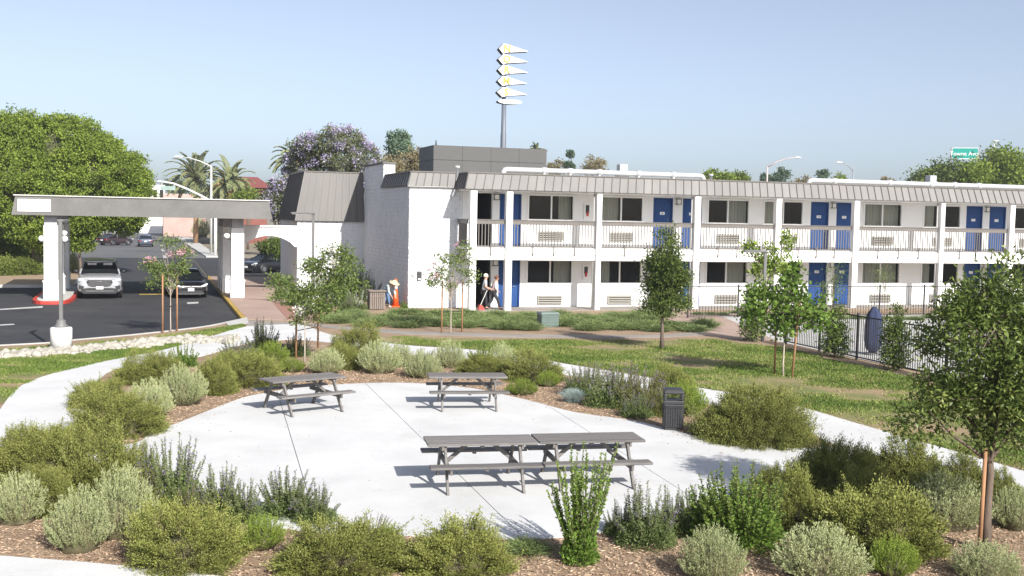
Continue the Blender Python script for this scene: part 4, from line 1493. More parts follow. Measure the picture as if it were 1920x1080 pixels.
    for sx in (-1, 1):
        for wy in (0.95, Ln - 1.0):
            mb = MB()
            mb.smooth = True
            mb.lathe([(rad * 0.62, -0.11), (rad * 0.93, -0.115), (rad, -0.07), (rad, 0.07), (rad * 0.93, 0.115), (rad * 0.62, 0.11)], (0, 0, 0), 20)
            w = mb.build('wheel', M_RUBBER, r)
            w.rotation_euler = (0, PI / 2, 0)
            w.location = (sx * (W - 0.1), wy, rad)
            mb = MB()
            mb.lathe([(rad * 0.62, -0.12), (rad * 0.55, 0.12)], (0, 0, 0), 14)
            mb.build('rim', M_CHROME, w)
            mb = MB()
            mb.smooth = True
            mb.lathe([(rad + 0.07, -0.02), (rad + 0.07, 0.02)], (0, 0, 0), 20)
            a = mb.build('wheel_arch', M_TRIMB, r)
            a.rotation_euler = (0, PI / 2, 0)
            a.location = (sx * (W - 0.012), wy, rad + 0.02)
    # face of the car
    k = W / 0.98
    def facepart(nm, poly, m, y0, y1, mirror=False):
        for s in ((1, -1) if mirror else (1,)):
            mb = MB()
            pp = [(s * x, z) for x, z in poly]
            if area2(pp) < 0: pp = pp[::-1]
            mb.prism_y(pp, y0, y1)
            mb.build(nm, m, r)
    if kind == 'suv':
        facepart('grille', [(-0.52, 0.88), (0.52, 0.88), (0.6, 0.82), (0.48, 0.64), (0.36, 0.6), (-0.36, 0.6), (-0.48, 0.64), (-0.6, 0.82)], M_TRIMB, -0.035, 0.1)
        for q in range(4):
            facepart('grille_bar', [(-0.5 + 0.03 * abs(q - 1), 0.65 + 0.055 * q), (0.5 - 0.03 * abs(q - 1), 0.65 + 0.055 * q), (0.5, 0.664 + 0.055 * q), (-0.5, 0.664 + 0.055 * q)], M_CHROME, -0.045, -0.036)
        facepart('grille_trim', [(-0.7, 0.93), (0.7, 0.93), (0.62, 0.89), (-0.62, 0.89)], M_CHROME, -0.03, 0.08)
        facepart('badge', [(-0.1, 0.835), (0.1, 0.855), (0.1, 0.825), (-0.1, 0.805)], M_CHROME, -0.055, -0.046)
        facepart('headlamp', [(0.6, 0.91), (0.88, 0.98), (0.93, 0.93), (0.9, 0.86), (0.66, 0.86)], M_HEADL, -0.005, 0.2, True)
        facepart('fog_lamp_pocket', [(0.66, 0.6), (0.9, 0.66), (0.92, 0.5), (0.74, 0.47)], M_TRIMB, -0.01, 0.2, True)
        facepart('lower_bumper', [(-0.8, 0.5), (-0.45, 0.53), (0.45, 0.53), (0.8, 0.5), (0.84, 0.36), (0.7, 0.26), (-0.7, 0.26), (-0.84, 0.36)], M_TRIMB, -0.02, 0.25)
        facepart('bumper_bar', [(-0.62, 0.40), (0.62, 0.40), (0.62, 0.37), (-0.62, 0.37)], M_CHROME, -0.03, -0.021)
        facepart('number_plate', [(-0.16, 0.47), (0.16, 0.47), (0.16, 0.6), (-0.16, 0.6)], M_PLATE, -0.07, -0.05)
        for sx in (-1, 1):
            mb = MB()
            d = Vector((0, y1 - y0, z1 - z0)).normalized()
            n_ = Vector((0, -d.z, d.y))
            a_ = Vector((sx * 0.36, y0, z0)) + d * 0.82 + n_ * 0.012
            mb.bar(a_ - Vector((0.2, 0, 0)), a_ + Vector((0.2, 0, 0)), 0.012, 0.16, d)
            mb.build('sun_visor', M_REFL, r)
    elif kind == 'sedan':
        facepart('headlamp', [(0.5, 0.66), (0.84, 0.80), (0.86, 0.74), (0.72, 0.63), (0.52, 0.61)], M_HEADL, 0.0, 0.3, True)
        facepart('lower_grille', [(-0.55, 0.42), (0.55, 0.42), (0.66, 0.3), (0.58, 0.24), (-0.58, 0.24), (-0.66, 0.3)], M_TRIMB, -0.02, 0.2)
        facepart('chrome_lip', [(-0.7, 0.27), (-0.62, 0.235), (0.62, 0.235), (0.7, 0.27), (0.6, 0.252), (-0.6, 0.252)], M_CHROME, -0.035, 0.1)
        facepart('upper_grille', [(-0.34, 0.6), (0.34, 0.6), (0.3, 0.565), (-0.3, 0.565)], M_TRIMB, -0.02, 0.1)
        facepart('badge', [(0.085 * math.cos(2 * PI * q / 14), 0.6 + 0.055 * math.sin(2 * PI * q / 14)) for q in range(14)], M_CHROME, -0.04, -0.021)
        facepart('number_plate', [(-0.155, 0.4), (0.155, 0.4), (0.155, 0.54), (-0.155, 0.54)], M_PLATE, -0.06, -0.03)
    else:
        facepart('grille', [(-0.6, 0.98), (0.6, 0.98), (0.55, 0.66), (-0.55, 0.66)], M_TRIMB, -0.02, 0.1)
        facepart('headlamp', [(0.64, 0.98), (0.92, 0.98), (0.92, 0.8), (0.66, 0.78)], M_HEADL, -0.01, 0.2, True)
        facepart('bumper', [(-0.95, 0.6), (0.95, 0.6), (0.95, 0.42), (-0.95, 0.42)], M_TRIMB, -0.03, 0.2)
    # tail
    for sx in (-1, 1):
        mb = MB()
        zt = belt - 0.12
        mb.box(sx * (W * 0.55), sx * (W * 0.87), Ln - 0.12, Ln + 0.02, zt - 0.13, zt)
        mb.build('tail_lamp', M_TAIL, r)
    mb = MB()
    mb.box(-0.16, 0.16, Ln + 0.0, Ln + 0.03, 0.6, 0.73)
    mb.build('rear_plate', M_PLATE, r)
    return r
P_SILVER = paint('silver_car_paint', (0.5, 0.51, 0.54), 0.35)
P_BLACKC = paint('black_car_paint', (0.008, 0.008, 0.01))
P_WHITEC = paint('white_car_paint', (0.75, 0.75, 0.75))
P_MAROON = paint('dark_maroon_paint', (0.03, 0.016, 0.018))
P_SLATE = paint('slate_blue_paint', (0.09, 0.11, 0.15), 0.3)
P_RED = paint('red_car_paint', (0.3, 0.03, 0.03))
def ga(x, y):
    p = G(x, y, ZA)
    return Vector((p.x, p.y, ZA))
car('sport_utility_vehicle', ga(187, 561), 0.345, 'silver sport utility vehicle parked facing out by the canopy pillar', 'car', P_SILVER, 'suv').scale = (1.08, 1.08, 1.08)
car('sedan_car', ga(358, 560), 0.42, 'black sedan parked beside the yellow curb under the canopy', 'car', P_BLACKC, 'sedan')
car('pickup_truck', ga(226, 443), PHI + 0.1, 'white pickup truck on the street beyond the canopy', 'truck', P_WHITEC, 'pickup')
car('sedan_car', ga(240, 461) , PHI + PI - 0.75 , 'dark maroon sedan with red tail lamps turning on the street', 'car', P_MAROON, 'sedan').location += VA * 4.0
car('sedan_car', ga(273, 463), PHI + PI, 'slate blue sedan seen from behind on the street', 'car', P_SLATE, 'sedan').location += VA * 4.5
car('sedan_car', ga(182, 443), PHI - 0.2, 'white car half hidden by the big tree on the street', 'car', P_WHITEC, 'sedan')
car('sedan_car', ga(289, 414), PHI + PI - 0.1, 'small red car far down the street', 'car', P_RED, 'sedan')
car('sedan_car', UV(-7.6, 34, ZA), PHI - 0.9, 'dark car parked behind the arched link of the motel', 'car', P_BLACKC, 'sedan')

# ------------------------------------------------------------------ people
def skin_obj(name, joints, edges, m, parent, levels=2):
    me = bpy.data.meshes.new(name)
    me.from_pydata([j[0] for j in joints], edges, [])
    o = bpy.data.objects.new(name, me)
    link(o, parent)
    o.modifiers.new('skin', 'SKIN')
    for i, j in enumerate(joints):
        rr = j[1] if isinstance(j[1], tuple) else (j[1], j[1])
        me.skin_vertices[0].data[i].radius = rr
        me.skin_vertices[0].data[i].use_root = (i == 0)
    sd = o.modifiers.new('sub', 'SUBSURF')
    sd.levels = sd.render_levels = levels
    dg = bpy.context.evaluated_depsgraph_get()
    me2 = bpy.data.meshes.new_from_object(o.evaluated_get(dg))
    o.modifiers.clear()
    o.data = me2
    me2.materials.clear()
    me2.materials.append(m)
    me2.polygons.foreach_set('use_smooth', [True] * len(me2.polygons))
    return o
def person(name, pos, rz, label, P, shirt, trousers, shoes, hair, hat=None, long_sleeve=True):
    """P: pose points in metres, facing -y; skin body is one mesh, clothes are children"""
    r = empty(name, pos, rz, label, 'person')
    J = lambda k: P[k]
    body = [(J('pel'), 0.11), (J('chest'), (0.15, 0.10)), (J('neck'), 0.055), (J('head0'), 0.07), (J('head1'), 0.1), (J('head2'), 0.075)]
    E = [(0, 1), (1, 2), (2, 3), (3, 4), (4, 5)]
    for s in ('l', 'r'):
        b = len(body)
        body += [(J('sh' + s), 0.055), (J('el' + s), 0.042), (J('wr' + s), 0.03)]
        E += [(1, b), (b, b + 1), (b + 1, b + 2)]
        h = Vector(J('wr' + s))
        d = (h - Vector(J('el' + s))).normalized()
        sd = d.cross(Vector((0, 0, 1)))
        sd = sd.normalized() if sd.length > 1e-3 else Vector((1, 0, 0))
        pb = len(body)
        body.append((tuple(h + d * 0.06), (0.035, 0.02)))
        E.append((b + 2, pb))
        for q, (off, ln) in enumerate(((-0.03, 0.07), (-0.01, 0.085), (0.01, 0.08), (0.03, 0.06))):
            c = len(body)
            body += [(tuple(h + d * 0.09 + sd * off), 0.009), (tuple(h + d * (0.09 + ln * 0.5) + sd * off + Vector((0, 0, -0.008))), 0.0085), (tuple(h + d * (0.08 + ln) + sd * off + Vector((0, 0, -0.03))), 0.007)]
            E += [(pb, c), (c, c + 1), (c + 1, c + 2)]
        c = len(body)
        body += [(tuple(h + d * 0.03 + sd * 0.045), 0.011), (tuple(h + d * 0.075 + sd * 0.065), 0.009)]
        E += [(b + 2, c), (c, c + 1)]
        b = len(body)
        body += [(J('hip' + s), 0.085), (J('kn' + s), 0.055), (J('an' + s), 0.038), (J('toe' + s), 0.03)]
        E += [(0, b), (b, b + 1), (b + 1, b + 2), (b + 2, b + 3)]
    skin_obj('body', body, E, M_SKIN, r, 1)
    hd = Vector(J('head1'))
    fwd = Vector(J('face'))
    mb = MB()
    mb.smooth = True
    mb.ball(hd + fwd * 0.105 + Vector((0, 0, 0.0)), 0.02, 6, 5)
    mb.ball(hd + Vector((fwd.y, -fwd.x, 0)) * 0.1, 0.025, 6, 5)
    mb.ball(hd - Vector((fwd.y, -fwd.x, 0)) * 0.1, 0.025, 6, 5)
    mb.build('nose_and_ears', M_SKIN, r)
    mb = MB()
    mb.smooth = True
    sdv = Vector((fwd.y, -fwd.x, 0))
    for s in (-1, 1):
        mb.ball(hd + fwd * 0.092 + sdv * 0.035 * s + Vector((0, 0, 0.03)), 0.013, 6, 5)
    mb.build('eyes', M_BLACK, r)
    mb = MB()
    mb.bar(hd + fwd * 0.096 - sdv * 0.025 + Vector((0, 0, -0.055)), hd + fwd * 0.096 + sdv * 0.025 + Vector((0, 0, -0.055)), 0.012, 0.012)
    mb.build('mouth', mat('lip', (0.35, 0.12, 0.1), 0.5), r)
    # clothes
    sj = [(J('chest'), (0.185, 0.135)), (J('waist'), (0.165, 0.13)), (J('hem'), (0.175, 0.14)), (tuple(Vector(J('chest')).lerp(Vector(J('neck')), 0.6)), (0.12, 0.09))]
    se = [(0, 1), (1, 2), (0, 3)]
    for s in ('l', 'r'):
        b = len(sj)
        sj += [(J('sh' + s), 0.078), (J('el' + s) if long_sleeve else tuple(Vector(J('sh' + s)).lerp(Vector(J('el' + s)), 0.7)), 0.062)]
        se += [(0, b), (b, b + 1)]
        if long_sleeve:
            sj.append((tuple(Vector(J('el' + s)).lerp(Vector(J('wr' + s)), 0.85)), 0.045))
            se.append((b + 1, b + 2))
    skin_obj('shirt', sj, se, shirt, r, 1)
    tj = [(J('pel'), (0.15, 0.125))]
    te = []
    for s in ('l', 'r'):
        b = len(tj)
        tj += [(J('hip' + s), 0.105), (J('kn' + s), 0.078), (tuple(Vector(J('kn' + s)).lerp(Vector(J('an' + s)), 0.92)), 0.06)]
        te += [(0, b), (b, b + 1), (b + 1, b + 2)]
    skin_obj('trousers', tj, te, trousers, r, 1)
    for s in ('l', 'r'):
        a, t = Vector(J('an' + s)), Vector(J('toe' + s))
        skin_obj('shoe', [(tuple(a + Vector((0, 0, -0.03))), 0.05), (tuple(t), (0.05, 0.035))], [(0, 1)], shoes, r, 1)
    mb = MB()
    mb.smooth = True
    mb.ball((0, 0, 0), 1, 12, 8)
    o = mb.build('hair', hair, r)
    o.location = hd - fwd * 0.03 + Vector((0, 0, 0.045))
    o.scale = (0.115, 0.115, 0.105)
    if hat:
        mb = MB()
        mb.smooth = True
        mb.lathe([(0.26, 0.0), (0.25, 0.02), (0.13, 0.03), (0.11, 0.12), (0.05, 0.14)], (0, 0, 0), 18)
        o = mb.build('hat', hat, r)
        o.location = hd + Vector((0, 0, 0.07))
        o.rotation_euler = (math.atan2(0.5, 1) if P.get('tilt') else 0.1, 0, 0)
    return r
def upright(k=1.0, stride=0.2, lean=0.03, arm=0.15):
    z = lambda v: v * k
    return dict(pel=(0, 0, z(.93)), waist=(0, -lean * .5, z(1.05)), hem=(0, 0.0, z(.86)), chest=(0, -lean, z(1.32)), neck=(0, -lean * 1.3, z(1.47)), head0=(0, -lean * 1.5 - .01, z(1.53)), head1=(0, -lean * 1.6 - .02, z(1.61)), head2=(0, -lean * 1.6, z(1.69)),
                face=(0, -1, 0), shl=(-.17, -lean, z(1.4)), shr=(.17, -lean, z(1.4)), ell=(-.23, -.05, z(1.12)), elr=(.23, .03, z(1.12)), wrl=(-.2, -arm - .1, z(.98)), wrr=(.22, -arm, z(.92)),
                hipl=(-.09, 0, z(.88)), hipr=(.09, 0, z(.88)), knl=(-.1, -stride * .6 - .03, z(.49)), knr=(.1, stride * .2 - .03, z(.49)), anl=(-.1, -stride, z(.08)), anr=(.1, stride, z(.09)),
                toel=(-.11, -stride - .15, .03), toer=(.11, stride - .15, .03))
cloth = lambda n, c: mat(n, c, 0.85, 0.1, 5)
person('person', UV(0.82, 0.55, 0.035), PHI + math.radians(75), 'white-haired person in grey top and black trousers holding a long handle', upright(0.97, 0.12, 0.05, 0.3),
       cloth('grey_shirt', (0.36, 0.38, 0.41)), cloth('black_trousers', (0.02, 0.02, 0.023)), M_BLACK, cloth('white_hair', (0.7, 0.66, 0.58)), None, False)
person('person', UV(1.22, 0.35, 0.035), PHI + math.radians(85), 'brown-haired person in pale pink shirt walking past the doorway', upright(0.92, 0.3, 0.1, 0.1),
       cloth('pale_pink_shirt', (0.62, 0.5, 0.5)), cloth('dark_trousers', (0.03, 0.03, 0.035)), cloth('red_shoes', (0.3, 0.06, 0.05)), cloth('brown_hair', (0.14, 0.06, 0.035)), None, True)
bent = dict(pel=(0, .1, .84), waist=(0, .02, .93), hem=(0, .1, .82), chest=(0, -.22, 1.06), neck=(0, -.36, 1.12), head0=(0, -.42, 1.13), head1=(0, -.49, 1.13), head2=(0, -.55, 1.16), tilt=1,
            face=(0, -.8, -.6), shl=(-.17, -.26, 1.06), shr=(.17, -.26, 1.06), ell=(-.2, -.3, .8), elr=(.2, -.3, .8), wrl=(-.14, -.42, .6), wrr=(.14, -.42, .6),
            hipl=(-.09, .1, .8), hipr=(.09, .1, .8), knl=(-.11, 0, .45), knr=(.11, -.02, .45), anl=(-.11, .12, .08), anr=(.11, -.05, .08), toel=(-.12, -.03, .03), toer=(.12, -.2, .03))
person('person', UV(-3.55, 2.2, 0.0), PHI + math.radians(35), 'stooping person in straw hat, pale shirt and blue jeans beside the orange cone', bent,
       cloth('pale_blue_shirt', (0.4, 0.48, 0.5)), cloth('blue_jeans', (0.1, 0.17, 0.3)), cloth('white_shoes', (0.7, 0.7, 0.68)), cloth('dark_hair', (0.04, 0.03, 0.025)), cloth('straw_hat', (0.55, 0.47, 0.3)))
br = empty('dustpan', UV(0.6, 0.25, 0.035), PHI, 'red long-handled dustpan held by the white-haired person', 'dustpan')
mb = MB()
mb.hexa([(-0.16, -0.14, 0), (0.16, -0.14, 0), (0.16, 0.14, 0), (-0.16, 0.14, 0)], [(-0.1, -0.12, 0.22), (0.02, -0.12, 0.22), (0.02, 0.12, 0.22), (-0.1, 0.12, 0.22)])
mb.build('pan', M_REDP, br)
mb = MB()
mb.tube([(-0.04, 0, 0.2), (0.3, 0.05, 0.92)], 0.014, 6)
mb.build('handle', M_REFL, br)

# ------------------------------------------------------------------ shrub meshes (about 1.3 m wide, 0.9 m tall before scaling)
def unit(v): return v / (np.linalg.norm(v, axis=1, keepdims=True) + 1e-9)
def dirs_up(rs, n, lo=0.0):
    z = rs.uniform(lo, 1, n)
    a = rs.uniform(0, 2 * PI, n)
    q = np.sqrt(1 - z * z)
    return np.stack([q * np.cos(a), q * np.sin(a), z], 1)
def core(mb, rx, rz, seed, zc=0.0, sub=2):
    """twig mass in the heart of a shrub"""
    b = bmesh.new()
    bmesh.ops.create_icosphere(b, subdivisions=sub, radius=1)
    rr = random.Random(seed)
    vs = []
    for v in b.verts:
        k = rr.uniform(0.8, 1.12)
        vs.append((v.co.x * rx * k, v.co.y * rx * k, max(v.co.z * rz * k + zc, 0.01)))
    mb.add(vs, [[v.index for v in f.verts] for f in b.faces])
    b.free()
def m_dome(seed, leaf, n=17000, L=0.037, W=0.0145, up=0.5, lump=0.3, name='dome_shrub', fuzz=0.0, R=(0.65, 0.9), ns=420):
    """rounded shrub: small leaves on sprays that end on a lumpy dome"""
    rs = np.random.RandomState(seed)
    d = dirs_up(rs, ns, -0.08)
    low = rs.rand(ns) < 0.35
    d[low, 2] *= 0.45
    d = unit(d)
    lob = dirs_up(rs, 16, 0.05)
    amp = rs.uniform(-lump, lump, 16)
    rad = 1 + ((d @ lob.T) ** 9 * amp * (d @ lob.T > 0)).sum(1) + rs.normal(size=ns) * 0.085
    tip = d * rad[:, None] * np.array([R[0], R[0], R[1]])
    tip[:, 2] = np.maximum(tip[:, 2], 0.04)
    k = rs.randint(0, ns, n)
    t = 1 - np.abs(rs.normal(size=n)) * 0.17
    root = tip[k] * np.array([0.15, 0.15, 0.05])
    P = root + (tip[k] - root) * t[:, None] + rs.normal(size=(n, 3)) * 0.038
    P[:, 2] = np.maximum(P[:, 2], 0.01)
    Dr = unit(tip[k]) + np.array([0, 0, up]) + rs.normal(size=(n, 3)) * 0.6
    sp = rs.rand(ns)
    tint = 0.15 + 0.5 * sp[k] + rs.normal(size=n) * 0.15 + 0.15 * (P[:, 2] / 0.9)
    mb = MB()
    core(mb, R[0] * 0.52, R[1] * 0.56, seed)
    for q in range(0, ns, 9):
        mb.tube([tuple(tip[q] * 0.1), tuple(tip[q] * 0.97)], [0.008, 0.003], 4, False)
    if fuzz:
        m = int(n * fuzz)
        kk = rs.randint(0, ns, m)
        P2 = tip[kk] * rs.uniform(0.95, 1.12, m)[:, None] + rs.normal(size=(m, 3)) * 0.03
        P2[:, 2] = np.maximum(P2[:, 2], 0.02)
        P = np.concatenate([P, P2])
        Dr = np.concatenate([Dr, unit(tip[kk]) + np.array([0, 0, 0.8]) + rs.normal(size=(m, 3)) * 0.3])
        tint = np.concatenate([tint, rs.uniform(0.5, 1.0, m)])
    # long shoots that break the outline, some of them bare
    for q in rs.choice(ns, 60, replace=False):
        ext = rs.uniform(1.08, 1.36)
        bend = unit((tip[q] + np.array([0, 0, 0.4]))[None])[0]
        end = tip[q] + bend * (ext - 1) * 0.8
        mb.tube([tuple(tip[q] * 0.8), tuple(tip[q]), tuple(end)], [0.004, 0.003, 0.0015], 3, False)
        if rs.rand() < 0.8:
            m = 26
            t = rs.rand(m)[:, None]
            P = np.concatenate([P, tip[q] + (end - tip[q]) * t + rs.normal(size=(m, 3)) * 0.006])
            Dr = np.concatenate([Dr, bend + rs.normal(size=(m, 3)) * 0.7])
            tint = np.concatenate([tint, rs.uniform(0.5, 1.0, m)])
    nn = len(P)
    return leaf_mesh(name, P, Dr, L * rs.uniform(0.6, 1.3, nn), W * rs.uniform(0.7, 1.3, nn), tint, [leaf, M_TWIG], None, mb)
def m_spiky(seed, leaf, ns=420, per=46, h=0.9, r=0.62, L=0.04, W=0.0095, name='spiky_shrub'):
    """upright stems lined with narrow leaves (lavender, rosemary)"""
    rs = np.random.RandomState(seed)
    d = dirs_up(rs, ns, 0.12)
    d[:, 2] = d[:, 2] * 1.05 + 0.12
    d = unit(d)
    ln = rs.uniform(0.82, 1.12, ns)
    tip = d * ln[:, None] * np.array([r, r, h])
    tip[:, 2] += 0.04
    base = tip * np.array([0.35, 0.35, 0.0]) + rs.normal(size=(ns, 3)) * np.array([0.05, 0.05, 0])
    base[:, 2] = 0.02
    k = np.repeat(np.arange(ns), per)
    n = len(k)
    t = 1 - rs.rand(n) ** 1.5 * 0.8
    bow = np.sin(t * PI)[:, None] * 0.07 * d[k] * np.array([1, 1, 0])
    P = base[k] + (tip[k] - base[k]) * t[:, None] + bow + rs.normal(size=(n, 3)) * 0.008
    axis = unit(tip[k] - base[k])
    Dr = axis * 0.95 + np.array([0, 0, 0.35]) + rs.normal(size=(n, 3)) * 0.38
    sp = rs.rand(ns)
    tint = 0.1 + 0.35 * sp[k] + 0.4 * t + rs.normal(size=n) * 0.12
    mb = MB()
    core(mb, r * 0.62, h * 0.62, seed)
    return leaf_mesh(name, P, Dr, L * rs.uniform(0.7, 1.3, n), W * rs.uniform(0.7, 1.4, n), tint, [leaf, M_TWIG], None, mb)
def m_stems(seed, leaf, ns=26, per=110, h=0.95, spread=0.5, L=0.055, W=0.02, flower=None, lowfill=2500, name='stemmed_shrub', fl=60, bare=0.0, vase=False, fillh=0.42):
    """loose shrub of separate leafy stems, flowers near the tips"""
    rs = np.random.RandomState(seed)
    a = rs.uniform(0, 2 * PI, ns)
    q = np.sqrt(rs.rand(ns)) * spread
    hh = h * rs.uniform(0.55, 1.1, ns) * (1 - 0.35 * (q / spread) ** 2)
    tip = np.stack([q * np.cos(a), q * np.sin(a), hh], 1)
    if vase:
        tip[:, 2] = h * rs.uniform(0.62, 1.08, ns)
    base = tip * (np.array([0.12, 0.12, 0]) if vase else np.array([0.4, 0.4, 0])) + np.array([0, 0, 0.01])
    k = np.repeat(np.arange(ns), per)
    n = len(k)
    t = bare + (1 - bare) * rs.rand(n) ** 0.9
    bow = (t * (1 - t))[:, None] * 0.25 * np.stack([np.cos(a[k] + 1), np.sin(a[k] + 1), 0 * t], 1) * 0.4
    P = base[k] + (tip[k] - base[k]) * t[:, None] + bow
    out = np.stack([np.cos(rs.uniform(0, 6.28, n)), np.sin(rs.uniform(0, 6.28, n)), rs.uniform(0.1, 0.9, n)], 1)
    taper = 1.15 - 0.55 * t
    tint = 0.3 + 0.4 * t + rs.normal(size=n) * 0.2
    Ls = L * taper * rs.uniform(0.7, 1.3, n)
    Ws = W * taper * rs.uniform(0.8, 1.2, n)
    mi = np.zeros(n, int)
    if lowfill:
        d = dirs_up(rs, lowfill)
        P2 = d * rs.uniform(0.5, 1, lowfill)[:, None] * np.array([spread * 0.95, spread * 0.95, h * fillh]) * (np.array([0.5, 0.5, 1.0]) if vase else 1.0)
        P2[:, 2] = np.maximum(P2[:, 2], 0.02)
        P = np.concatenate([P, P2])
        out = np.concatenate([out, d + rs.normal(size=(lowfill, 3)) * 0.5 + np.array([0, 0, 0.4])])
        tint = np.concatenate([tint, rs.uniform(0.1, 0.7, lowfill)])
        Ls = np.concatenate([Ls, L * rs.uniform(0.7, 1.2, lowfill)])
        Ws = np.concatenate([Ws, W * rs.uniform(0.8, 1.2, lowfill)])
        mi = np.concatenate([mi, np.zeros(lowfill, int)])
    mats = [leaf]
    if flower:
        kk = np.repeat(np.arange(ns), fl)
        m = len(kk)
        tt = rs.uniform(0.72, 1.06, m)
        keep = rs.rand(ns)[kk] < 0.65
        P3 = base[kk] + (tip[kk] - base[kk]) * tt[:, None] + rs.normal(size=(m, 3)) * 0.014
        P3, kk = P3[keep], kk[keep]
        m = len(P3)
        P = np.concatenate([P, P3])
        out = np.concatenate([out, rs.normal(size=(m, 3))])
        tint = np.concatenate([tint, rs.rand(m)])
        Ls = np.concatenate([Ls, np.full(m, 0.022)])
        Ws = np.concatenate([Ws, np.full(m, 0.014)])
        mi = np.concatenate([mi, np.ones(m, int)])
        mats.append(flower)
    mb = MB()
    for i in range(ns):
        b, tp = Vector(base[i]), Vector(tip[i])
        mid = b.lerp(tp, 0.5) + Vector((math.cos(a[i] + 1), math.sin(a[i] + 1), 0)) * 0.025
        mb.tube([b, mid, tp], [0.008, 0.006, 0.003], 4, False)
    return leaf_mesh(name, P, out, Ls, Ws, tint, mats + [M_TWIG], mi, mb)
def m_blades(seed, leaf, n=1500, h=0.35, r=0.3, W=0.008, name='tuft', droop=0.5, seg=3):
    """arching strap blades from one crown"""
    rs = np.random.RandomState(seed)
    d = dirs_up(rs, n, 0.1)
    L = rs.uniform(0.6, 1.1, n)
    root = np.stack([rs.normal(size=n) * r * 0.25, rs.normal(size=n) * r * 0.25, np.zeros(n)], 1)
    P, Dr, Ls, Ws, T = [], [], [], [], []
    pos = root.copy()
    cur = unit(d * np.array([r, r, h * 1.4]) + np.array([0, 0, h * 0.5]))
    tt = rs.rand(n)
    for s in range(seg):
        st = L * max(h, r) * 1.15 / seg
        P.append(pos.copy())
        Dr.append(cur.copy())
        Ls.append(st * 1.08)
        Ws.append(np.full(n, W * (1.25 - 0.3 * s)))
        T.append(np.clip(tt * 0.7 + 0.12 * s, 0, 1))
        pos = pos + cur * st[:, None]
        cur = unit(cur + np.array([0, 0, -droop]) * (0.5 + s * 0.5))
        pos[:, 2] = np.maximum(pos[:, 2], 0.01)
    return leaf_mesh(name, np.concatenate(P), np.concatenate(Dr), np.concatenate(Ls), np.concatenate(Ws), np.concatenate(T), [leaf])
BANK = {
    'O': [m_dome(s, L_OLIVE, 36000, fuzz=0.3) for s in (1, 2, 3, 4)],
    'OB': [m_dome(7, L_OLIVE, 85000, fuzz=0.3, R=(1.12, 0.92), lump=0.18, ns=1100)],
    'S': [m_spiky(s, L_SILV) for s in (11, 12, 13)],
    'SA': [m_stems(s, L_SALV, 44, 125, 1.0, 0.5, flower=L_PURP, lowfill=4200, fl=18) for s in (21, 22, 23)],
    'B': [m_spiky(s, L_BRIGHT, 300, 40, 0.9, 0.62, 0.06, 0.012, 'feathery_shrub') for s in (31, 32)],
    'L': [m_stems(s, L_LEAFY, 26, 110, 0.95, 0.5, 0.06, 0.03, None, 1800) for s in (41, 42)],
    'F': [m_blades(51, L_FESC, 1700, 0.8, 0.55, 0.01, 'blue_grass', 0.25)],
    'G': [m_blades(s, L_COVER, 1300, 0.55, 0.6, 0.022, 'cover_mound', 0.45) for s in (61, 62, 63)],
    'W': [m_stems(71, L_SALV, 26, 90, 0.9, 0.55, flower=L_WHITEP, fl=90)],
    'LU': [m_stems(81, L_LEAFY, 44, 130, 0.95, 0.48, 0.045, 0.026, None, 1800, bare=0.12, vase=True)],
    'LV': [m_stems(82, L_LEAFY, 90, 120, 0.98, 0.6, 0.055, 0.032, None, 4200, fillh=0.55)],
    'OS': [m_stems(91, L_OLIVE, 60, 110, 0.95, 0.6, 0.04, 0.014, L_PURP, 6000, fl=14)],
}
KIND = {'O': ('rounded_shrub', 'shrub'), 'OB': ('rounded_shrub', 'shrub'), 'S': ('silver_shrub', 'shrub'), 'SA': ('sage_plant', 'plant'), 'B': ('feathery_shrub', 'shrub'), 'L': ('leafy_shrub', 'shrub'),
        'F': ('blue_grass_tuft', 'plant'), 'G': ('ground_cover', 'plant'), 'W': ('white_flower_shrub', 'shrub'), 'LU': ('leafy_shrub', 'shrub'), 'LV': ('leafy_shrub', 'shrub'), 'OS': ('sage_plant', 'plant')}
_rr = random.Random(77)
def shrub(cx, yb, w, h, k, label, group=None):
    s = (yb - horizon(cx)) / EYE
    r = w / 2 / s
    depth = FPX / s
    H = max((h - 0.85 * r * s * EYE / depth) / s, 0.3 * r)
    c = G(cx, yb) + Vector((0, 0.8 * r, 0))
    me = _rr.choice(BANK[k])
    if k in ('O', 'S', 'OS', 'SA', 'B'): r, H = r * 1.07, H * 1.04
    kx = r / {'SA': 0.5, 'L': 0.5, 'LU': 0.42, 'LV': 0.58, 'OS': 0.58, 'W': 0.54, 'OB': 1.12}.get(k, 0.64)
    kz = H / 0.92
    nm, cat = KIND[k]
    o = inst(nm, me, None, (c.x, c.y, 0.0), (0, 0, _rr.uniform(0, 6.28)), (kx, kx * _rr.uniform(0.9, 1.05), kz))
    return tag(o, label, cat, group)
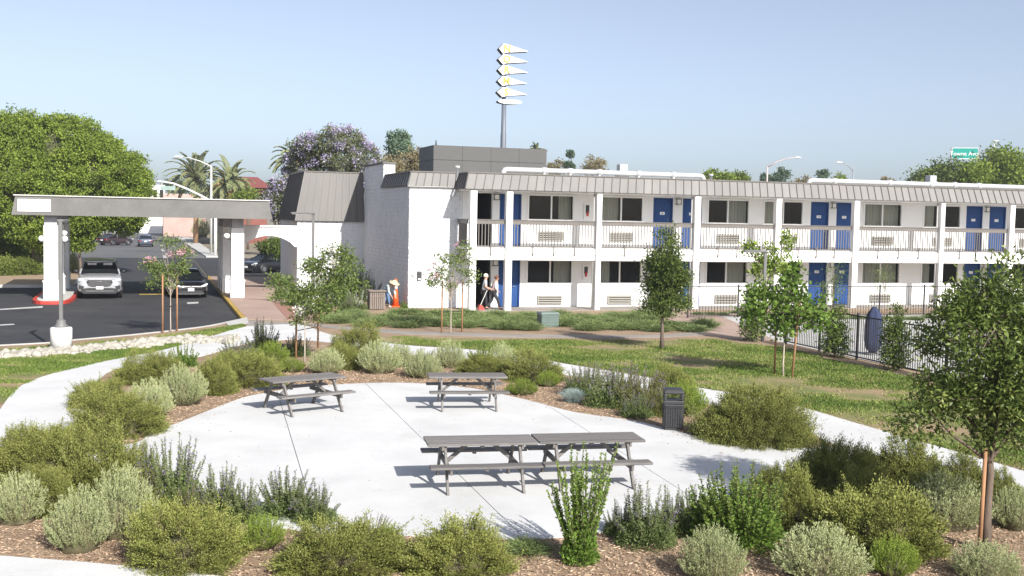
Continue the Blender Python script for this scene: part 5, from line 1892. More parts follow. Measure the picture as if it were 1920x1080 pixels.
SHRUBS = [
 (250, 722, 104, 55, 'O', 'olive shrub at the head of the row beside the curving left path'),
 (208, 822, 128, 76, 'O', 'olive shrub lowest in the row between left path and patio'),
 (182, 768, 84, 62, 'O', 'olive shrub overhanging the inner edge of the left path'),
 (265, 787, 98, 72, 'S', 'silver green shrub touching the lowest olive shrub of the left row'),
 (330, 764, 96, 76, 'S', 'round silver shrub alone on the mulch left of the angled table'),
 (395, 742, 74, 60, 'O', 'dark olive shrub right of the round silver shrub at left'),
 (465, 728, 98, 57, 'O', 'wide olive shrub just left of the angled picnic table'),
 (338, 690, 62, 52, 'L', 'light green leafy plant near the cobbles at left'),
 (437, 690, 78, 55, 'SA', 'grey green sage plant behind the wide olive shrub'),
 (487, 664, 62, 62, 'SA', 'tall sage with dark upright stems before the pale walk'),
 (503, 684, 64, 42, 'B', 'bright green feathery shrub left of the staked myrtle'),
 (550, 670, 60, 42, 'SA', 'dark sage at the foot of the staked myrtle'),
 (542, 700, 54, 28, 'B', 'small feathery mound behind the angled table'),
 (662, 682, 80, 58, 'O', 'loose olive shrub behind the patio, right of the staked myrtle'),
 (607, 703, 74, 48, 'S', 'silver shrub right behind the angled table end'),
 (648, 694, 48, 40, 'O', 'small green shrub between two silver ones behind the patio'),
 (708, 703, 84, 62, 'S', 'large silver shrub at the top of the patio'),
 (748, 690, 52, 45, 'S', 'small silver shrub behind the large one at the patio top'),
 (795, 682, 52, 34, 'W', 'low shrub with white flowers behind the patio'),
 (790, 712, 74, 52, 'S', 'silver shrub left of the back picnic table'),
 (842, 692, 62, 52, 'S', 'greyish shrub right behind the back picnic table'),
 (900, 690, 60, 52, 'L', 'leafy green plant rising behind the back picnic table'),
 (942, 698, 68, 52, 'S', 'pale shrub between leafy plant and olive shrub behind the patio'),
 (905, 708, 88, 38, 'O', 'low olive shrub tight behind the back picnic table'),
 (1003, 718, 92, 50, 'O', 'olive shrub right of the back picnic table'),
 (978, 743, 60, 31, 'B', 'bright feathery shrub at the right end of the back table'),
 (1028, 727, 46, 30, 'B', 'small bright feathery shrub below the olive shrub right of the back table'),
 (1075, 758, 50, 31, 'F', 'tuft of blue grey grass at the patio edge'),
 (1087, 746, 64, 55, 'SA', 'dark sage behind the blue grass tuft'),
 (1140, 768, 92, 76, 'SA', 'large sage mass right of the blue grass tuft'),
 (1212, 775, 112, 86, 'OS', 'tall grey green sage left of the litter bin'),
 (1165, 750, 110, 70, 'OS', 'dense grey green sage in the middle of the mass left of the bin'),
 (1105, 738, 90, 60, 'OS', 'dense sage at the left end of the mass before the path'),
 (1252, 785, 70, 60, 'OS', 'dense sage touching the litter bin'),
 (1196, 786, 64, 50, 'SA', 'purple tipped sage hanging over the patio edge'),
 (1288, 784, 84, 66, 'B', 'feathery shrub directly behind the litter bin'),
 (1262, 762, 80, 62, 'O', 'olive shrub behind the litter bin by the path'),
 (1425, 840, 206, 112, 'OB', 'very large round olive shrub right of the litter bin'),
 (30, 880, 100, 70, 'O', 'olive shrub behind the left frame edge shrub by the path'),
 (262, 960, 90, 90, 'OS', 'grey green sage between tall silver shrub and purple sage'),
 (70, 970, 90, 80, 'O', 'small olive shrub between the two silver shrubs at the left edge'),
 (300, 720, 70, 50, 'O', 'olive shrub at the head of the left row, nearer the cobbles'),
 (420, 716, 70, 48, 'O', 'olive shrub tucked behind the dark olive shrub at left'),
 (1455, 955, 80, 70, 'O', 'small olive shrub behind the bushy leafy shrub'),
 (1625, 985, 110, 90, 'O', 'olive shrub in front of the dark shaded shrub'),
 (1745, 975, 90, 80, 'O', 'olive shrub between the big olive shrub and the silver one by the oak'),
 (1650, 905, 100, 60, 'O', 'olive shrub at the right end of the dark shaded shrub'),
 (100, 856, 118, 50, 'O', 'olive shrub farthest back in the lower left mass'),
 (60, 910, 150, 95, 'O', 'olive shrub at the left frame edge'),
 (160, 945, 165, 128, 'O', 'broad olive shrub in the middle of the lower left mass'),
 (228, 905, 98, 68, 'O', 'olive shrub of the lower left mass nearest the patio'),
 (12, 990, 116, 100, 'S', 'silver shrub cut by the left frame edge'),
 (128, 1042, 122, 122, 'S', 'silver shrub leaning over the mulch at lower left'),
 (208, 1018, 135, 140, 'S', 'tallest silver shrub at lower left'),
 (315, 952, 110, 130, 'SA', 'tall purple flowered sage at the lower left of the patio'),
 (402, 968, 96, 96, 'SA', 'thin sage with two upright spikes at the patio edge'),
 (270, 925, 70, 90, 'SA', 'sage rising behind the tallest silver shrub at lower left'),
 (355, 978, 90, 70, 'OS', 'low grey sage filling between two tall sages at lower left'),
 (448, 985, 80, 85, 'SA', 'sage left of the airy sage at the patio bottom'),
 (585, 990, 90, 80, 'SA', 'sage right of the airy sage at the patio bottom'),
 (690, 1025, 90, 60, 'OS', 'low grey sage behind the bottom centre left olive shrub'),
 (1165, 1010, 70, 70, 'SA', 'short sage hidden behind the upright leafy shrub'),
 (1262, 1010, 80, 95, 'SA', 'dark leaved sage left of the small grey sage'),
 (325, 1076, 188, 118, 'O', 'round olive shrub beside the front path'),
 (530, 978, 128, 96, 'SA', 'airy sage at the bottom of the patio'),
 (480, 1038, 94, 70, 'B', 'feathery green shrub between two olive shrubs at bottom left'),
 (612, 1088, 192, 122, 'O', 'round olive shrub at the bottom centre left'),
 (728, 1062, 66, 74, 'B', 'narrow feathery shrub between two bottom olive shrubs'),
 (862, 1096, 182, 112, 'O', 'round olive shrub at the bottom centre'),
 (985, 1048, 112, 50, 'G', 'low dark grass clump beside the upright leafy shrub'),
 (1090, 1072, 138, 228, 'LU', 'tall upright leafy shrub before the front tables'),
 (1215, 1034, 118, 120, 'SA', 'loose sage right of the upright leafy shrub'),
 (1308, 988, 64, 72, 'SA', 'small grey sage left of the bushy leafy shrub'),
 (1398, 1042, 195, 172, 'LV', 'bushy bright leafy shrub at lower right'),
 (1512, 998, 118, 108, 'O', 'yellowish olive shrub right of the bushy leafy shrub'),
 (1580, 952, 196, 122, 'OB', 'dark shaded olive shrub at the patio mouth'),
 (1678, 1048, 195, 146, 'O', 'big olive shrub left of the staked oak'),
 (1345, 1104, 138, 112, 'S', 'silver shrub at the bottom right, left one of two'),
 (1560, 1108, 182, 122, 'S', 'silver shrub at the bottom right, wider one of two'),
 (1687, 1090, 94, 82, 'B', 'bright feathery shrub at the foot of the big olive shrub'),
 (1800, 1002, 156, 112, 'S', 'silver shrub behind the oak trunk'),
 (1718, 922, 116, 94, 'O', 'olive shrub under the oak crown by the path'),
 (1832, 932, 96, 74, 'O', 'small olive shrub behind the oak trunk near the path'),
 (1922, 1000, 100, 86, 'S', 'silver shrub at the right frame edge'),
 (1872, 1104, 136, 86, 'S', 'silver shrub in the bottom right corner'),
 (1898, 944, 70, 54, 'O', 'dark low shrub at the right frame edge below the path'),
]
for a in SHRUBS: shrub(*a)

# ground cover mounds in the bed before the motel
rc = random.Random(4)
GC = []
for x in range(618, 962, 17): GC.append((x + rc.uniform(-6, 6), 609 + rc.uniform(-7, 8) + (x - 618) * 0.012, rc.uniform(56, 78), rc.uniform(22, 30)))
for x in range(640, 945, 22): GC.append((x + rc.uniform(-6, 6), 595 + rc.uniform(-5, 5), rc.uniform(50, 70), rc.uniform(18, 24)))
for x in range(985, 1330, 16): GC.append((x + rc.uniform(-6, 6), 621 + rc.uniform(-8, 5), rc.uniform(56, 76), rc.uniform(22, 30)))
for x in range(975, 1250, 19): GC.append((x + rc.uniform(-6, 6), 603 + rc.uniform(-6, 6), rc.uniform(52, 72), rc.uniform(20, 27)))
for x in range(1310, 1400, 24): GC.append((x, 590 + rc.uniform(-2, 2), 30, 10))
for x in range(1580, 1760, 28): GC.append((x, 600 + rc.uniform(-2, 2), 34, 14))
def cover_label(x, y):
    if x > 1560: return 'low green ground cover tuft behind the far iron fence'
    if x > 1300: return 'low green tuft between the motel wall and the concrete pad'
    if x > 960: return 'low green ground cover mound in the right bed around the utility box'
    return 'low green ground cover mound in the left bed before the block wall'
for g in GC:
    if abs(g[0] - 1027) < 30 and g[1] > 612: continue
    if abs(g[0] - 705) < 26 and g[1] < 602: continue
    shrub(*g, 'G', cover_label(*g[:2]), 'ground cover: ' + cover_label(*g[:2])[10:])

# flowering plants by the lobby wall
for a in [(640, 575, 60, 60, 'L', 'leafy rose bush left of the wooden bin'), (668, 582, 46, 40, 'W', 'pale flowering plant at the foot of the shaded wall'),
          (690, 566, 46, 44, 'SA', 'purple flowering plant beside the wooden bin'), (672, 552, 50, 62, 'L', 'dark leafy shrub in the corner of lobby and block wall'),
          (620, 560, 60, 70, 'L', 'tall leafy shrub before the lobby wall'), (530, 562, 40, 50, 'G', 'grassy tuft on the entry walk bed'), (550, 575, 50, 34, 'W', 'low pale flowers at the edge of the brick walk'),
          (600, 585, 46, 36, 'L', 'small green plant under the crape myrtle'), (648, 588, 42, 34, 'SA', 'small purple plant before the rose bush'), (757, 579, 18, 18, 'L', 'small weed beside the orange cone')]:
    shrub(*a)
# hedges beyond the lot at left
isl2 = [tuple(UV(u, v)[:2]) for u, v in ((-62, 18.5), (-19.3, 18.5), (-18.6, 20), (-19.2, 46), (-62, 46))]
sheet('planting_island', isl2, 0.02, mat('island_mulch', (0.3, 0.22, 0.14), 0.95, 0.2, 2, bump=0.6, bscale=20), thick=0.15)
strip('island_curb', [UV(u, v) for u, v in ((-62, 18.4), (-19.4, 18.4), (-18.5, 19.6), (-19.1, 46))], 0.18, -0.15, 0.05, M_CURB)
strip('island_walk', [UV(u, v) for u, v in ((-62, 33), (-40, 33), (-19.5, 33))], 1.6, 0.0, 0.03, M_CURB)
L_HEDGE = leaf_mat('hedge_leaves', (0.09, 0.125, 0.025), (0.15, 0.19, 0.04), (0.24, 0.27, 0.08), 0.2)
BANK['H'] = [m_dome(s, L_HEDGE, 14000, 0.06, 0.03, 0.3, 0.1, 'hedge') for s in (101, 102)]
KIND['H'] = ('hedge_shrub', 'shrub')
for a in [(-10, 517, 70, 36, 'H', 'clipped green hedge shrub at the left frame edge beyond the lot'), (32, 516, 66, 34, 'H', 'clipped green hedge shrub left of the canopy pillar'),
          (62, 514, 34, 34, 'S', 'pale grassy shrub just left of the canopy pillar'), (10, 492, 80, 34, 'H', 'dark hedge behind the clipped shrubs, left one'), (62, 492, 70, 34, 'H', 'dark hedge behind the clipped shrubs, right one'),
          (132, 512, 26, 40, 'S', 'yellowish grassy plant between pillar and silver vehicle')]:
    shrub(*a)
shrub(373, 446, 34, 36, 'S', 'pale ornamental grass at the street corner beyond the canopy')
shrub(412, 470, 26, 40, 'H', 'green shrub behind the right canopy pillars')

# ------------------------------------------------------------------ trees
def crown_mesh(name, lobes, n, L, W, leaf, seed, cl=0.3, flower=None, fn=0, fleaf=0.1, per_cluster=26, droop=0.0, shell=0.55, extra=None, fup=0.0):
    """leaves gathered in small clusters spread through overlapping lobes (x, y, z, rx, ry, rz)"""
    rs = np.random.RandomState(seed)
    lo = np.array(lobes, float)
    wgt = lo[:, 3] * lo[:, 4] + lo[:, 4] * lo[:, 5]
    wgt = wgt / wgt.sum()
    nc = max(8, n // per_cluster)
    def clusters(m, sh):
        i = rs.choice(len(lo), m, p=wgt)
        d = unit(rs.normal(size=(m, 3)))
        rr = sh + (1 - sh) * rs.rand(m) ** 0.6
        return lo[i, :3] + d * lo[i, 3:6] * rr[:, None], d
    C, d = clusters(nc, shell)
    k = rs.randint(0, nc, n)
    P = C[k] + rs.normal(size=(n, 3)) * cl * np.array([1, 1, 0.75])
    Dr = d[k] * 0.5 + rs.normal(size=(n, 3)) * 0.7 + np.array([0, 0, 0.15 - droop])
    ct = rs.rand(nc)
    tint = 0.15 + 0.5 * ct[k] + rs.normal(size=n) * 0.18
    Ls, Ws, mi = L * rs.uniform(0.65, 1.3, n), W * rs.uniform(0.7, 1.3, n), np.zeros(n, int)
    mats = [leaf]
    if flower:
        C2, d2 = clusters(max(6, fn // 40), 0.86)
        if fup: C2, d2 = C2[d2[:, 2] > -0.2], d2[d2[:, 2] > -0.2]
        k2 = rs.randint(0, len(C2), fn)
        P = np.concatenate([P, C2[k2] + rs.normal(size=(fn, 3)) * cl * 0.8])
        Dr = np.concatenate([Dr, rs.normal(size=(fn, 3)) + d2[k2] * 0.5])
        tint = np.concatenate([tint, rs.rand(fn)])
        Ls = np.concatenate([Ls, fleaf * rs.uniform(0.7, 1.3, fn)])
        Ws = np.concatenate([Ws, fleaf * 0.7 * rs.uniform(0.7, 1.3, fn)])
        mi = np.concatenate([mi, np.ones(fn, int)])
        mats.append(flower)
    return leaf_mesh(name, P, Dr, Ls, Ws, tint, mats, mi), C
def limbs(mb, base, top, C, n, r0, seed, start=0.45):
    rr = random.Random(seed)
    C = [Vector(c) for c in C]
    for i in range(n):
        c = rr.choice(C)
        t = rr.uniform(start, 1.0)
        p = Vector(base).lerp(Vector(top), t)
        mid = p.lerp(c, 0.5) + Vector((rr.uniform(-.08, .08), rr.uniform(-.08, .08), rr.uniform(0, .12))) * (c - p).length
        r = r0 * (1 - 0.6 * t)
        mb.tube([p, mid, c], [r * 0.6, r * 0.38, r * 0.12], 5, False)
def tree(name, label, pos, lobes, n, L, W, leaf, trunk_r, trunk_h, seed, bark=None, cl=0.3, nl=24, cat='tree', group=None, lean=(0, 0), start=0.45, pc=26, droop=0.0, shell=0.55, **fk):
    r = empty(name, pos, 0, label, cat, group)
    me, C = crown_mesh('crown', lobes, n, L, W, leaf, seed, cl, per_cluster=pc, droop=droop, shell=shell, **fk)
    inst('crown', me, r)
    mb = MB()
    mb.smooth = True
    top = (lean[0], lean[1], trunk_h)
    rr = random.Random(seed)
    m = 6
    pts = [(lean[0] * (i / m) ** 1.4 + rr.uniform(-.3, .3) * trunk_r * (i > 0), lean[1] * (i / m) + rr.uniform(-.3, .3) * trunk_r * (i > 0), trunk_h * i / m - 0.03) for i in range(m + 1)]
    mb.tube(pts, [trunk_r * (1.25 if i == 0 else 1) * (1 - 0.7 * i / m) for i in range(m + 1)], 10)
    limbs(mb, (0, 0, 0), pts[-1], C, nl, trunk_r, seed, start)
    mb.build('trunk', bark or M_BARK, r)
    return r
def ell_lobes(cx, cy, cz, rx, ry, rz, n, lr, seed):
    rr = random.Random(seed)
    out = []
    for i in range(n):
        while True:
            v = Vector((rr.uniform(-1, 1), rr.uniform(-1, 1), rr.uniform(-1, 1)))
            if 0.2 < v.length < 1: break
        v = v * (0.9 / max(v.length, 0.55)) * rr.uniform(0.6, 1.0)
        q = lr * rr.uniform(0.75, 1.25)
        out.append((cx + v.x * (rx - q * 0.7), cy + v.y * (ry - q * 0.7), cz + v.z * (rz - q * 0.7), q, q, q * 0.8))
    return out
# nursery stakes
def stake(pos, h, label, tilt=(0, 0)):
    mb = MB()
    mb.smooth = True
    mb.tube([(0, 0, -0.02), (tilt[0], tilt[1], h)], [0.032, 0.028], 8)
    o = mb.build('tree_stake', M_STAKE)
    o.location = pos
    return tag(o, label, 'stake', 'tree stakes')
def tree_tie(a, b, z, label):
    a, b = Vector(a), Vector(b)
    mb = MB()
    mb.tube([(0, 0, 0), tuple(b - a)], 0.014, 6)
    o = mb.build('tree_tie', M_BLACK)
    o.location = a + Vector((0, 0, z))
    return tag(o, label, 'tie', 'rubber ties between tree stakes')

# oak at right, near the camera
pF1 = G(1848, 1032)
lob = ell_lobes(0.05, 0.1, 2.7, 1.3, 1.2, 1.5, 25, 0.36, 5) + [(0.2, 0, 3.75, 0.4, 0.4, 0.38), (-0.95, 0.1, 1.75, 0.38, 0.38, 0.3), (-0.7, 0, 2.2, 0.45, 0.45, 0.4), (0.0, -0.2, 2.4, 0.6, 0.6, 0.5), (0.7, 0.1, 1.7, 0.4, 0.4, 0.3)]
tree('oak_tree', 'young dense oak with a single stake at the right foreground', pF1, lob, 25000, 0.085, 0.032, L_OAK, 0.066, 3.3, 3, cl=0.105, nl=60, start=0.35, pc=22, shell=0.3)
stake(G(1836, 1036), 1.45, 'brown stake tied to the oak trunk in the right foreground', (0.03, 0.02))
# oak before the motel
pF2 = G(1241, 655)
lob = ell_lobes(0.05, 0, 2.65, 1.0, 0.95, 1.5, 22, 0.4, 9) + [(0.1, 0, 3.9, 0.35, 0.35, 0.35), (-0.1, 0, 2.2, 0.7, 0.7, 0.6), (0.05, 0, 1.6, 0.85, 0.8, 0.4)]
tree('oak_tree', 'young round oak standing in the lawn before the motel', pF2, lob, 22000, 0.1, 0.045, L_OAK, 0.075, 3.2, 4, cl=0.14, nl=30, start=0.35, pc=24, shell=0.3)
# crape myrtles with stakes
def myrtle(pos, H, R, z0, label, seed, n=2600, fn=500, flower=None, stakes=(), sh=1.9, lobes=None):
    lb = lobes or ell_lobes(0, 0, (z0 + H) / 2, R, R * 0.9, (H - z0) / 2, 11, R * 0.4, seed)
    t = tree('crape_myrtle', label, pos, lb, n, 0.1, 0.048, L_MYRT, 0.026, z0 + 0.25, seed, bark=M_BARKL, cl=0.1, nl=40, start=0.7, pc=13, shell=0.1,
             flower=flower or L_PINK, fn=fn, fleaf=0.07, fup=1)
    return t
myrtle(G(320, 622), 3.55, 0.85, 1.65, 'pink flowering crape myrtle between two stakes beside the lot', 31, 2500, 300,
       lobes=[(0.0, 0, 1.95, .35, .35, .3), (.4, 0, 2.35, .3, .3, .3), (-.7, 0, 2.45, .4, .35, .2), (-.3, 0, 2.2, .4, .4, .3), (.3, 0, 2.7, .35, .35, .35), (.55, 0, 3.0, .3, .3, .25), (-.1, 0, 3.3, .4, .3, .22), (-.65, 0, 1.75, .3, .3, .15)])
for dx, lab in ((-15, 'brown stake left of the crape myrtle beside the lot'), (12, 'brown stake right of the crape myrtle beside the lot')):
    stake(G(320 + dx, 622 + (2 if dx < 0 else -1)), 2.15, lab)
myrtle(G(571, 680), 3.6, 1.2, 1.45, 'wide crape myrtle with pale blossoms before the lobby', 33, 6500, 700, flower=L_WHITEP,
       lobes=[(0.05, 0, 1.45, .5, .45, .35), (.55, 0, 1.75, .45, .5, .35), (-.5, 0, 1.95, .5, .45, .25), (.0, 0, 2.1, .6, .5, .35), (.85, 0, 2.3, .6, .45, .35), (1.2, 0, 2.9, .45, .4, .35), (.6, 0, 2.75, .5, .4, .3), (1.15, 0, 3.35, .4, .3, .25), (-.8, 0, 2.45, .4, .35, .18), (.2, 0, 2.9, .35, .4, .25), (1.5, 0, 2.35, .3, .3, .2), (.75, 0, 3.25, .3, .3, .2)])
for (x, y), lab in (((555, 672), 'brown stake left of the crape myrtle before the lobby'), ((596, 662), 'brown stake right of the crape myrtle before the lobby')):
    stake(G(x, y), 1.75, lab)
myrtle(G(845, 625), 3.5, 0.9, 1.5, 'thin pink crape myrtle before the white block end wall', 35, 2000, 140,
       lobes=[(-.55, 0, 2.2, .4, .4, .5), (-.3, 0, 2.8, .35, .35, .35), (.25, 0, 2.6, .35, .35, .5), (.45, 0, 3.2, .3, .3, .3), (-.1, 0, 1.9, .35, .35, .3), (.7, 0, 2.5, .3, .3, .45), (.75, 0, 2.1, .25, .25, .3), (-.75, 0, 1.95, .25, .25, .2)])
for (x, y), lab in (((828, 624), 'brown stake left of the crape myrtle by the block wall'), ((866, 622), 'brown stake right of the crape myrtle by the block wall')):
    stake(G(x, y), 2.0, lab)
tree_tie(G(305, 624), G(332, 621), 0.95, 'black rubber tie across the two stakes beside the lot')
tree_tie(G(555, 672), G(596, 662), 0.85, 'black rubber tie across the two stakes before the lobby')
tree_tie(G(828, 624), G(866, 622), 0.8, 'black rubber tie across the two stakes by the block wall')
tree_tie(G(1452, 703), G(1485, 708), 0.75, 'black rubber tie across the two stakes by the fence')
# staked sapling in the lawn near the fence
tree('young_tree', 'staked leafy sapling in the lawn before the black fence', G(1468, 706), [(-.45, 0, 2.15, .55, .5, .4), (.4, 0, 1.95, .6, .5, .4), (0, 0, 2.5, .5, .45, .4), (-.95, 0, 1.85, .35, .35, .3), (.95, 0, 1.7, .35, .35, .3), (.25, 0, 3.05, .2, .2, .35), (-.1, 0, 1.45, .5, .4, .3), (-.85, 0, 2.5, .25, .25, .25), (.9, 0, 2.2, .25, .25, .25)],
     3400, 0.13, 0.09, L_LEAFY, 0.03, 2.6, 41, bark=M_BARKL, cl=0.14, nl=30, start=0.4, pc=14, shell=0.2)
for (x, y), lab, tl in (((1452, 703), 'brown stake left of the lawn sapling by the fence', (0, 0)), ((1485, 708), 'brown stake right of the lawn sapling by the fence', (0.14, 0))):
    stake(G(x, y), 2.2, lab, tl)
# pale branching sapling behind it
tree('young_tree', 'pale green sapling with upswept branches behind the lamp post by the fence', G(1434, 634), [(-.75, 0, 3.5, .25, .25, .3), (-.45, 0, 3.0, .25, .25, .4), (.5, 0, 3.2, .3, .25, .4), (.75, 0, 3.75, .22, .22, .4), (-.05, 0, 3.3, .25, .25, .6), (.25, 0, 2.7, .35, .3, .3), (-.3, 0, 2.5, .3, .3, .3), (.55, 0, 2.6, .3, .3, .12)],
     1700, 0.13, 0.08, L_BRIGHT, 0.035, 2.4, 43, bark=M_BARKL, cl=0.1, nl=26, start=0.6, pc=12, shell=0.2)
# upright shrubs planted along the fence
for (x, y, w, h, lab, sd) in ((1410, 640, 0.62, 2.0, 'upright laurel shrub at the far end of the fence', 1), (1565, 670, 0.62, 1.75, 'upright laurel shrub against the fence beside the closed parasol', 2), (1676, 694, 0.6, 1.95, 'upright laurel shrub at the fence left of the big oak', 3)):
    tree('fence_shrub', lab, G(x, y), [(0, 0, h * .2, w * .7, w * .7, h * .2), (0.03, 0, h * .45, w * .62, w * .6, h * .25), (-.05, 0, h * .68, w * .5, w * .48, h * .22), (.05, 0, h * .88, w * .28, w * .28, h * .16)],
         3200, 0.1, 0.045, L_OAK, 0.03, h * 0.8, 50 + sd, cl=0.1, nl=16, start=0.1, pc=14, cat='shrub', group='shrubs along the fence', shell=0.3)
# thin trees inside the pool yard
for (x, v, h, lab, sd) in ((14.6, -7.6, 2.9, 'thin wispy tree beyond the fence before the blue doors', 1), (17.8, -7.0, 3.6, 'thin nearly bare tree beyond the fence', 2)):
    tree('thin_tree', lab, UV(x, v), [(0, 0, h * .5, .5, .5, h * .2), (.1, 0, h * .75, .4, .4, h * .2), (-.2, 0, h * .62, .5, .4, h * .15)], 700 if sd == 1 else 420, 0.1, 0.035, L_MYRT, 0.02, h * 0.9, 60 + sd, cl=0.14, nl=22, start=0.3, pc=10, shell=0.1)

# large trees beyond the canopy
pT = D(85, 560, 76)
big = [(-5.6, 1, 6.3, 3.0, 3, 3.2), (-2.2, 0, 8.1, 2.9, 3, 2.8), (1.2, 0, 7.7, 3.0, 3, 2.8), (3.9, 0, 6.5, 2.5, 3, 2.6), (-0.2, -1.5, 5.6, 3.6, 3, 2.6), (2.6, -1, 4.6, 2.6, 2.6, 2.0), (-3.6, -1.5, 5.2, 2.8, 2.6, 2.4), (5.4, 0.2, 5.2, 1.2, 2, 2.0), (0.8, -1.6, 3.6, 2.4, 2.2, 1.6), (-7.5, 0.5, 5.2, 2.5, 2.5, 2.9)]
sub = []
rb = random.Random(3)
for i, (x, y, z, a, b, c) in enumerate(big):
    k = 0
    while k < 110:
        v = Vector((rb.gauss(0, 1), rb.gauss(0, 1), rb.gauss(0, 1))).normalized()
        p = Vector((x + v.x * a * 0.9, y + v.y * b * 0.9, z + v.z * c * 0.9))
        k += 1
        if any(j != i and ((p.x - e[0]) / e[3]) ** 2 + ((p.y - e[1]) / e[4]) ** 2 + ((p.z - e[2]) / e[5]) ** 2 < 0.6 for j, e in enumerate(big)): continue
        q = rb.uniform(0.6, 1.1)
        sub.append((p.x, p.y, p.z, q, q, q * 0.75))
st = tree('shade_tree', 'huge round bright green shade tree behind the canopy', (pT.x, pT.y, 0), sub, 260000, 0.155, 0.1, L_FICUS, 0.5, 5.0, 71, cl=0.17, nl=40, pc=44, shell=0.45)
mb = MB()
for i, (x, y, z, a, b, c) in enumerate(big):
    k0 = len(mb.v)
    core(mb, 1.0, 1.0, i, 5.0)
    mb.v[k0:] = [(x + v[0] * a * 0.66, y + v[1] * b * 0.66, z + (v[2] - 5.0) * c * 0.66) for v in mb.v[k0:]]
mb.build('crown_filler', mat('dark_crown_filler', (0.07, 0.075, 0.03), 0.9, 0.3, 2), st)  # opaque dark lumps added inside the crown to keep light from passing through
def far_tree(name, label, px, ytop, ybot, wpx, depth, leaf, seed, n=9000, L=0.3, lobes=9, **k):
    sc = depth / FPX
    b = D(px, 400, depth)
    zt = EYE + (horizon(px) - ytop) * sc
    zb = max(EYE + (horizon(px) - ybot) * sc, 0.6)
    R = wpx / 2 * sc
    lb = ell_lobes(0, 0, (zt + zb) / 2, R, R, (zt - zb) / 2, lobes, min(R, (zt - zb) / 2) * 0.5, seed)
    return tree(name, label, (b.x, b.y, 0), lb, n, L, L * 0.6, leaf, max(0.12, R * 0.06), (zt + zb) / 2, seed, cl=min(R * 0.16, 0.5), nl=14, pc=30, group='trees on the skyline', **k)
jb = D(600, 400, 88)
JS = 88 / FPX
jl = []
for i, (x, y, r) in enumerate(((622, 268, 28), (655, 262, 24), (675, 292, 30), (588, 275, 24), (570, 300, 30), (692, 318, 22), (640, 300, 34), (605, 318, 36), (545, 330, 26), (575, 350, 36), (650, 345, 40), (540, 375, 30), (525, 395, 24), (610, 375, 40), (560, 275, 14))):
    jl.append(((x - 600) * JS, ((i * 37) % 11 - 5) * 0.3, EYE + (horizon(x) - y) * JS, r * JS, r * JS * 1.2, r * JS * 0.8))
tree('jacaranda_tree', 'purple blossoming jacaranda tree behind the lobby', (jb.x, jb.y, 0), jl, 30000, 0.2, 0.1, L_JACG, 0.25, 6.0, 81, cl=0.22, nl=26, pc=26, shell=0.4, group='trees on the skyline', flower=L_JAC, fn=14500, fleaf=0.17, fup=1)
far_tree('jacaranda_tree', 'lower purple jacaranda at the left of the lobby roof', 522, 325, 430, 62, 86, L_JACG, 82, 7000, 0.2, 10, flower=L_JAC, fn=2600, fleaf=0.2, fup=1)
far_tree('gum_tree', 'blue green gum tree on the skyline left of the roof screen', 746, 238, 330, 54, 110, L_EUC, 83, 5000, 0.28)
far_tree('dry_tree', 'brownish thin tree left of the roof screen', 775, 264, 350, 64, 105, L_DRY, 84, 3600, 0.24)
far_tree('dry_tree', 'olive brown tree between jacaranda and gum tree', 728, 284, 350, 60, 104, L_DRY, 85, 3000, 0.24)
far_tree('conifer_tree', 'small dark pointed conifer right of the roof screen', 1067, 279, 330, 22, 150, L_EUC, 86, 2600, 0.3, 6)
far_tree('dry_tree', 'thin greyish tree right of the conifer on the skyline', 1110, 287, 335, 60, 150, L_DRY, 87, 1700, 0.28)
far_tree('dry_tree', 'low grey tree left of the conifer on the skyline', 1040, 298, 335, 40, 150, L_DRY, 88, 1200, 0.28)
far_tree('skyline_tree', 'green tree tops past the first roof duct', 1345, 318, 360, 62, 140, L_FICUS, 89, 3000, 0.34)
far_tree('skyline_tree', 'yellow green tree top right of the first roof duct', 1388, 320, 360, 42, 140, L_FICUS, 90, 2200, 0.34)
far_tree('skyline_tree', 'dark tree left of the tilted street lamp', 1433, 322, 370, 26, 170, L_EUC, 91, 1500, 0.36)
far_tree('skyline_tree', 'blue green trees beneath the tilted street lamp', 1465, 315, 370, 42, 170, L_EUC, 92, 2400, 0.36)
far_tree('skyline_tree', 'low brownish tree before the second roof duct', 1500, 328, 370, 44, 165, L_DRY, 93, 1600, 0.36)
far_tree('skyline_tree', 'small round dark tree above the second roof duct', 1540, 313, 360, 28, 160, L_EUC, 94, 1800, 0.34)
far_tree('skyline_tree', 'pale green low trees left of the curved street lamp', 1572, 323, 365, 36, 165, L_FICUS, 95, 1500, 0.34)
far_tree('skyline_tree', 'tiny tree alone on the skyline beside the second duct', 1664, 327, 360, 30, 170, L_DRY, 96, 900, 0.34)
far_tree('skyline_tree', 'spreading loose tree left of the green highway sign', 1755, 292, 380, 110, 120, L_OAK, 97, 7000, 0.3, 14)
far_tree('skyline_tree', 'large green tree right of the highway sign', 1885, 262, 390, 130, 122, L_FICUS, 98, 13000, 0.32, 16)
far_tree('skyline_tree', 'yellow green tree below the highway sign', 1825, 296, 390, 80, 118, L_FICUS, 99, 6000, 0.3, 10)
far_tree('skyline_tree', 'distant blue green trees behind the white building at left', 335, 328, 385, 60, 260, L_EUC, 100, 2200, 0.5)
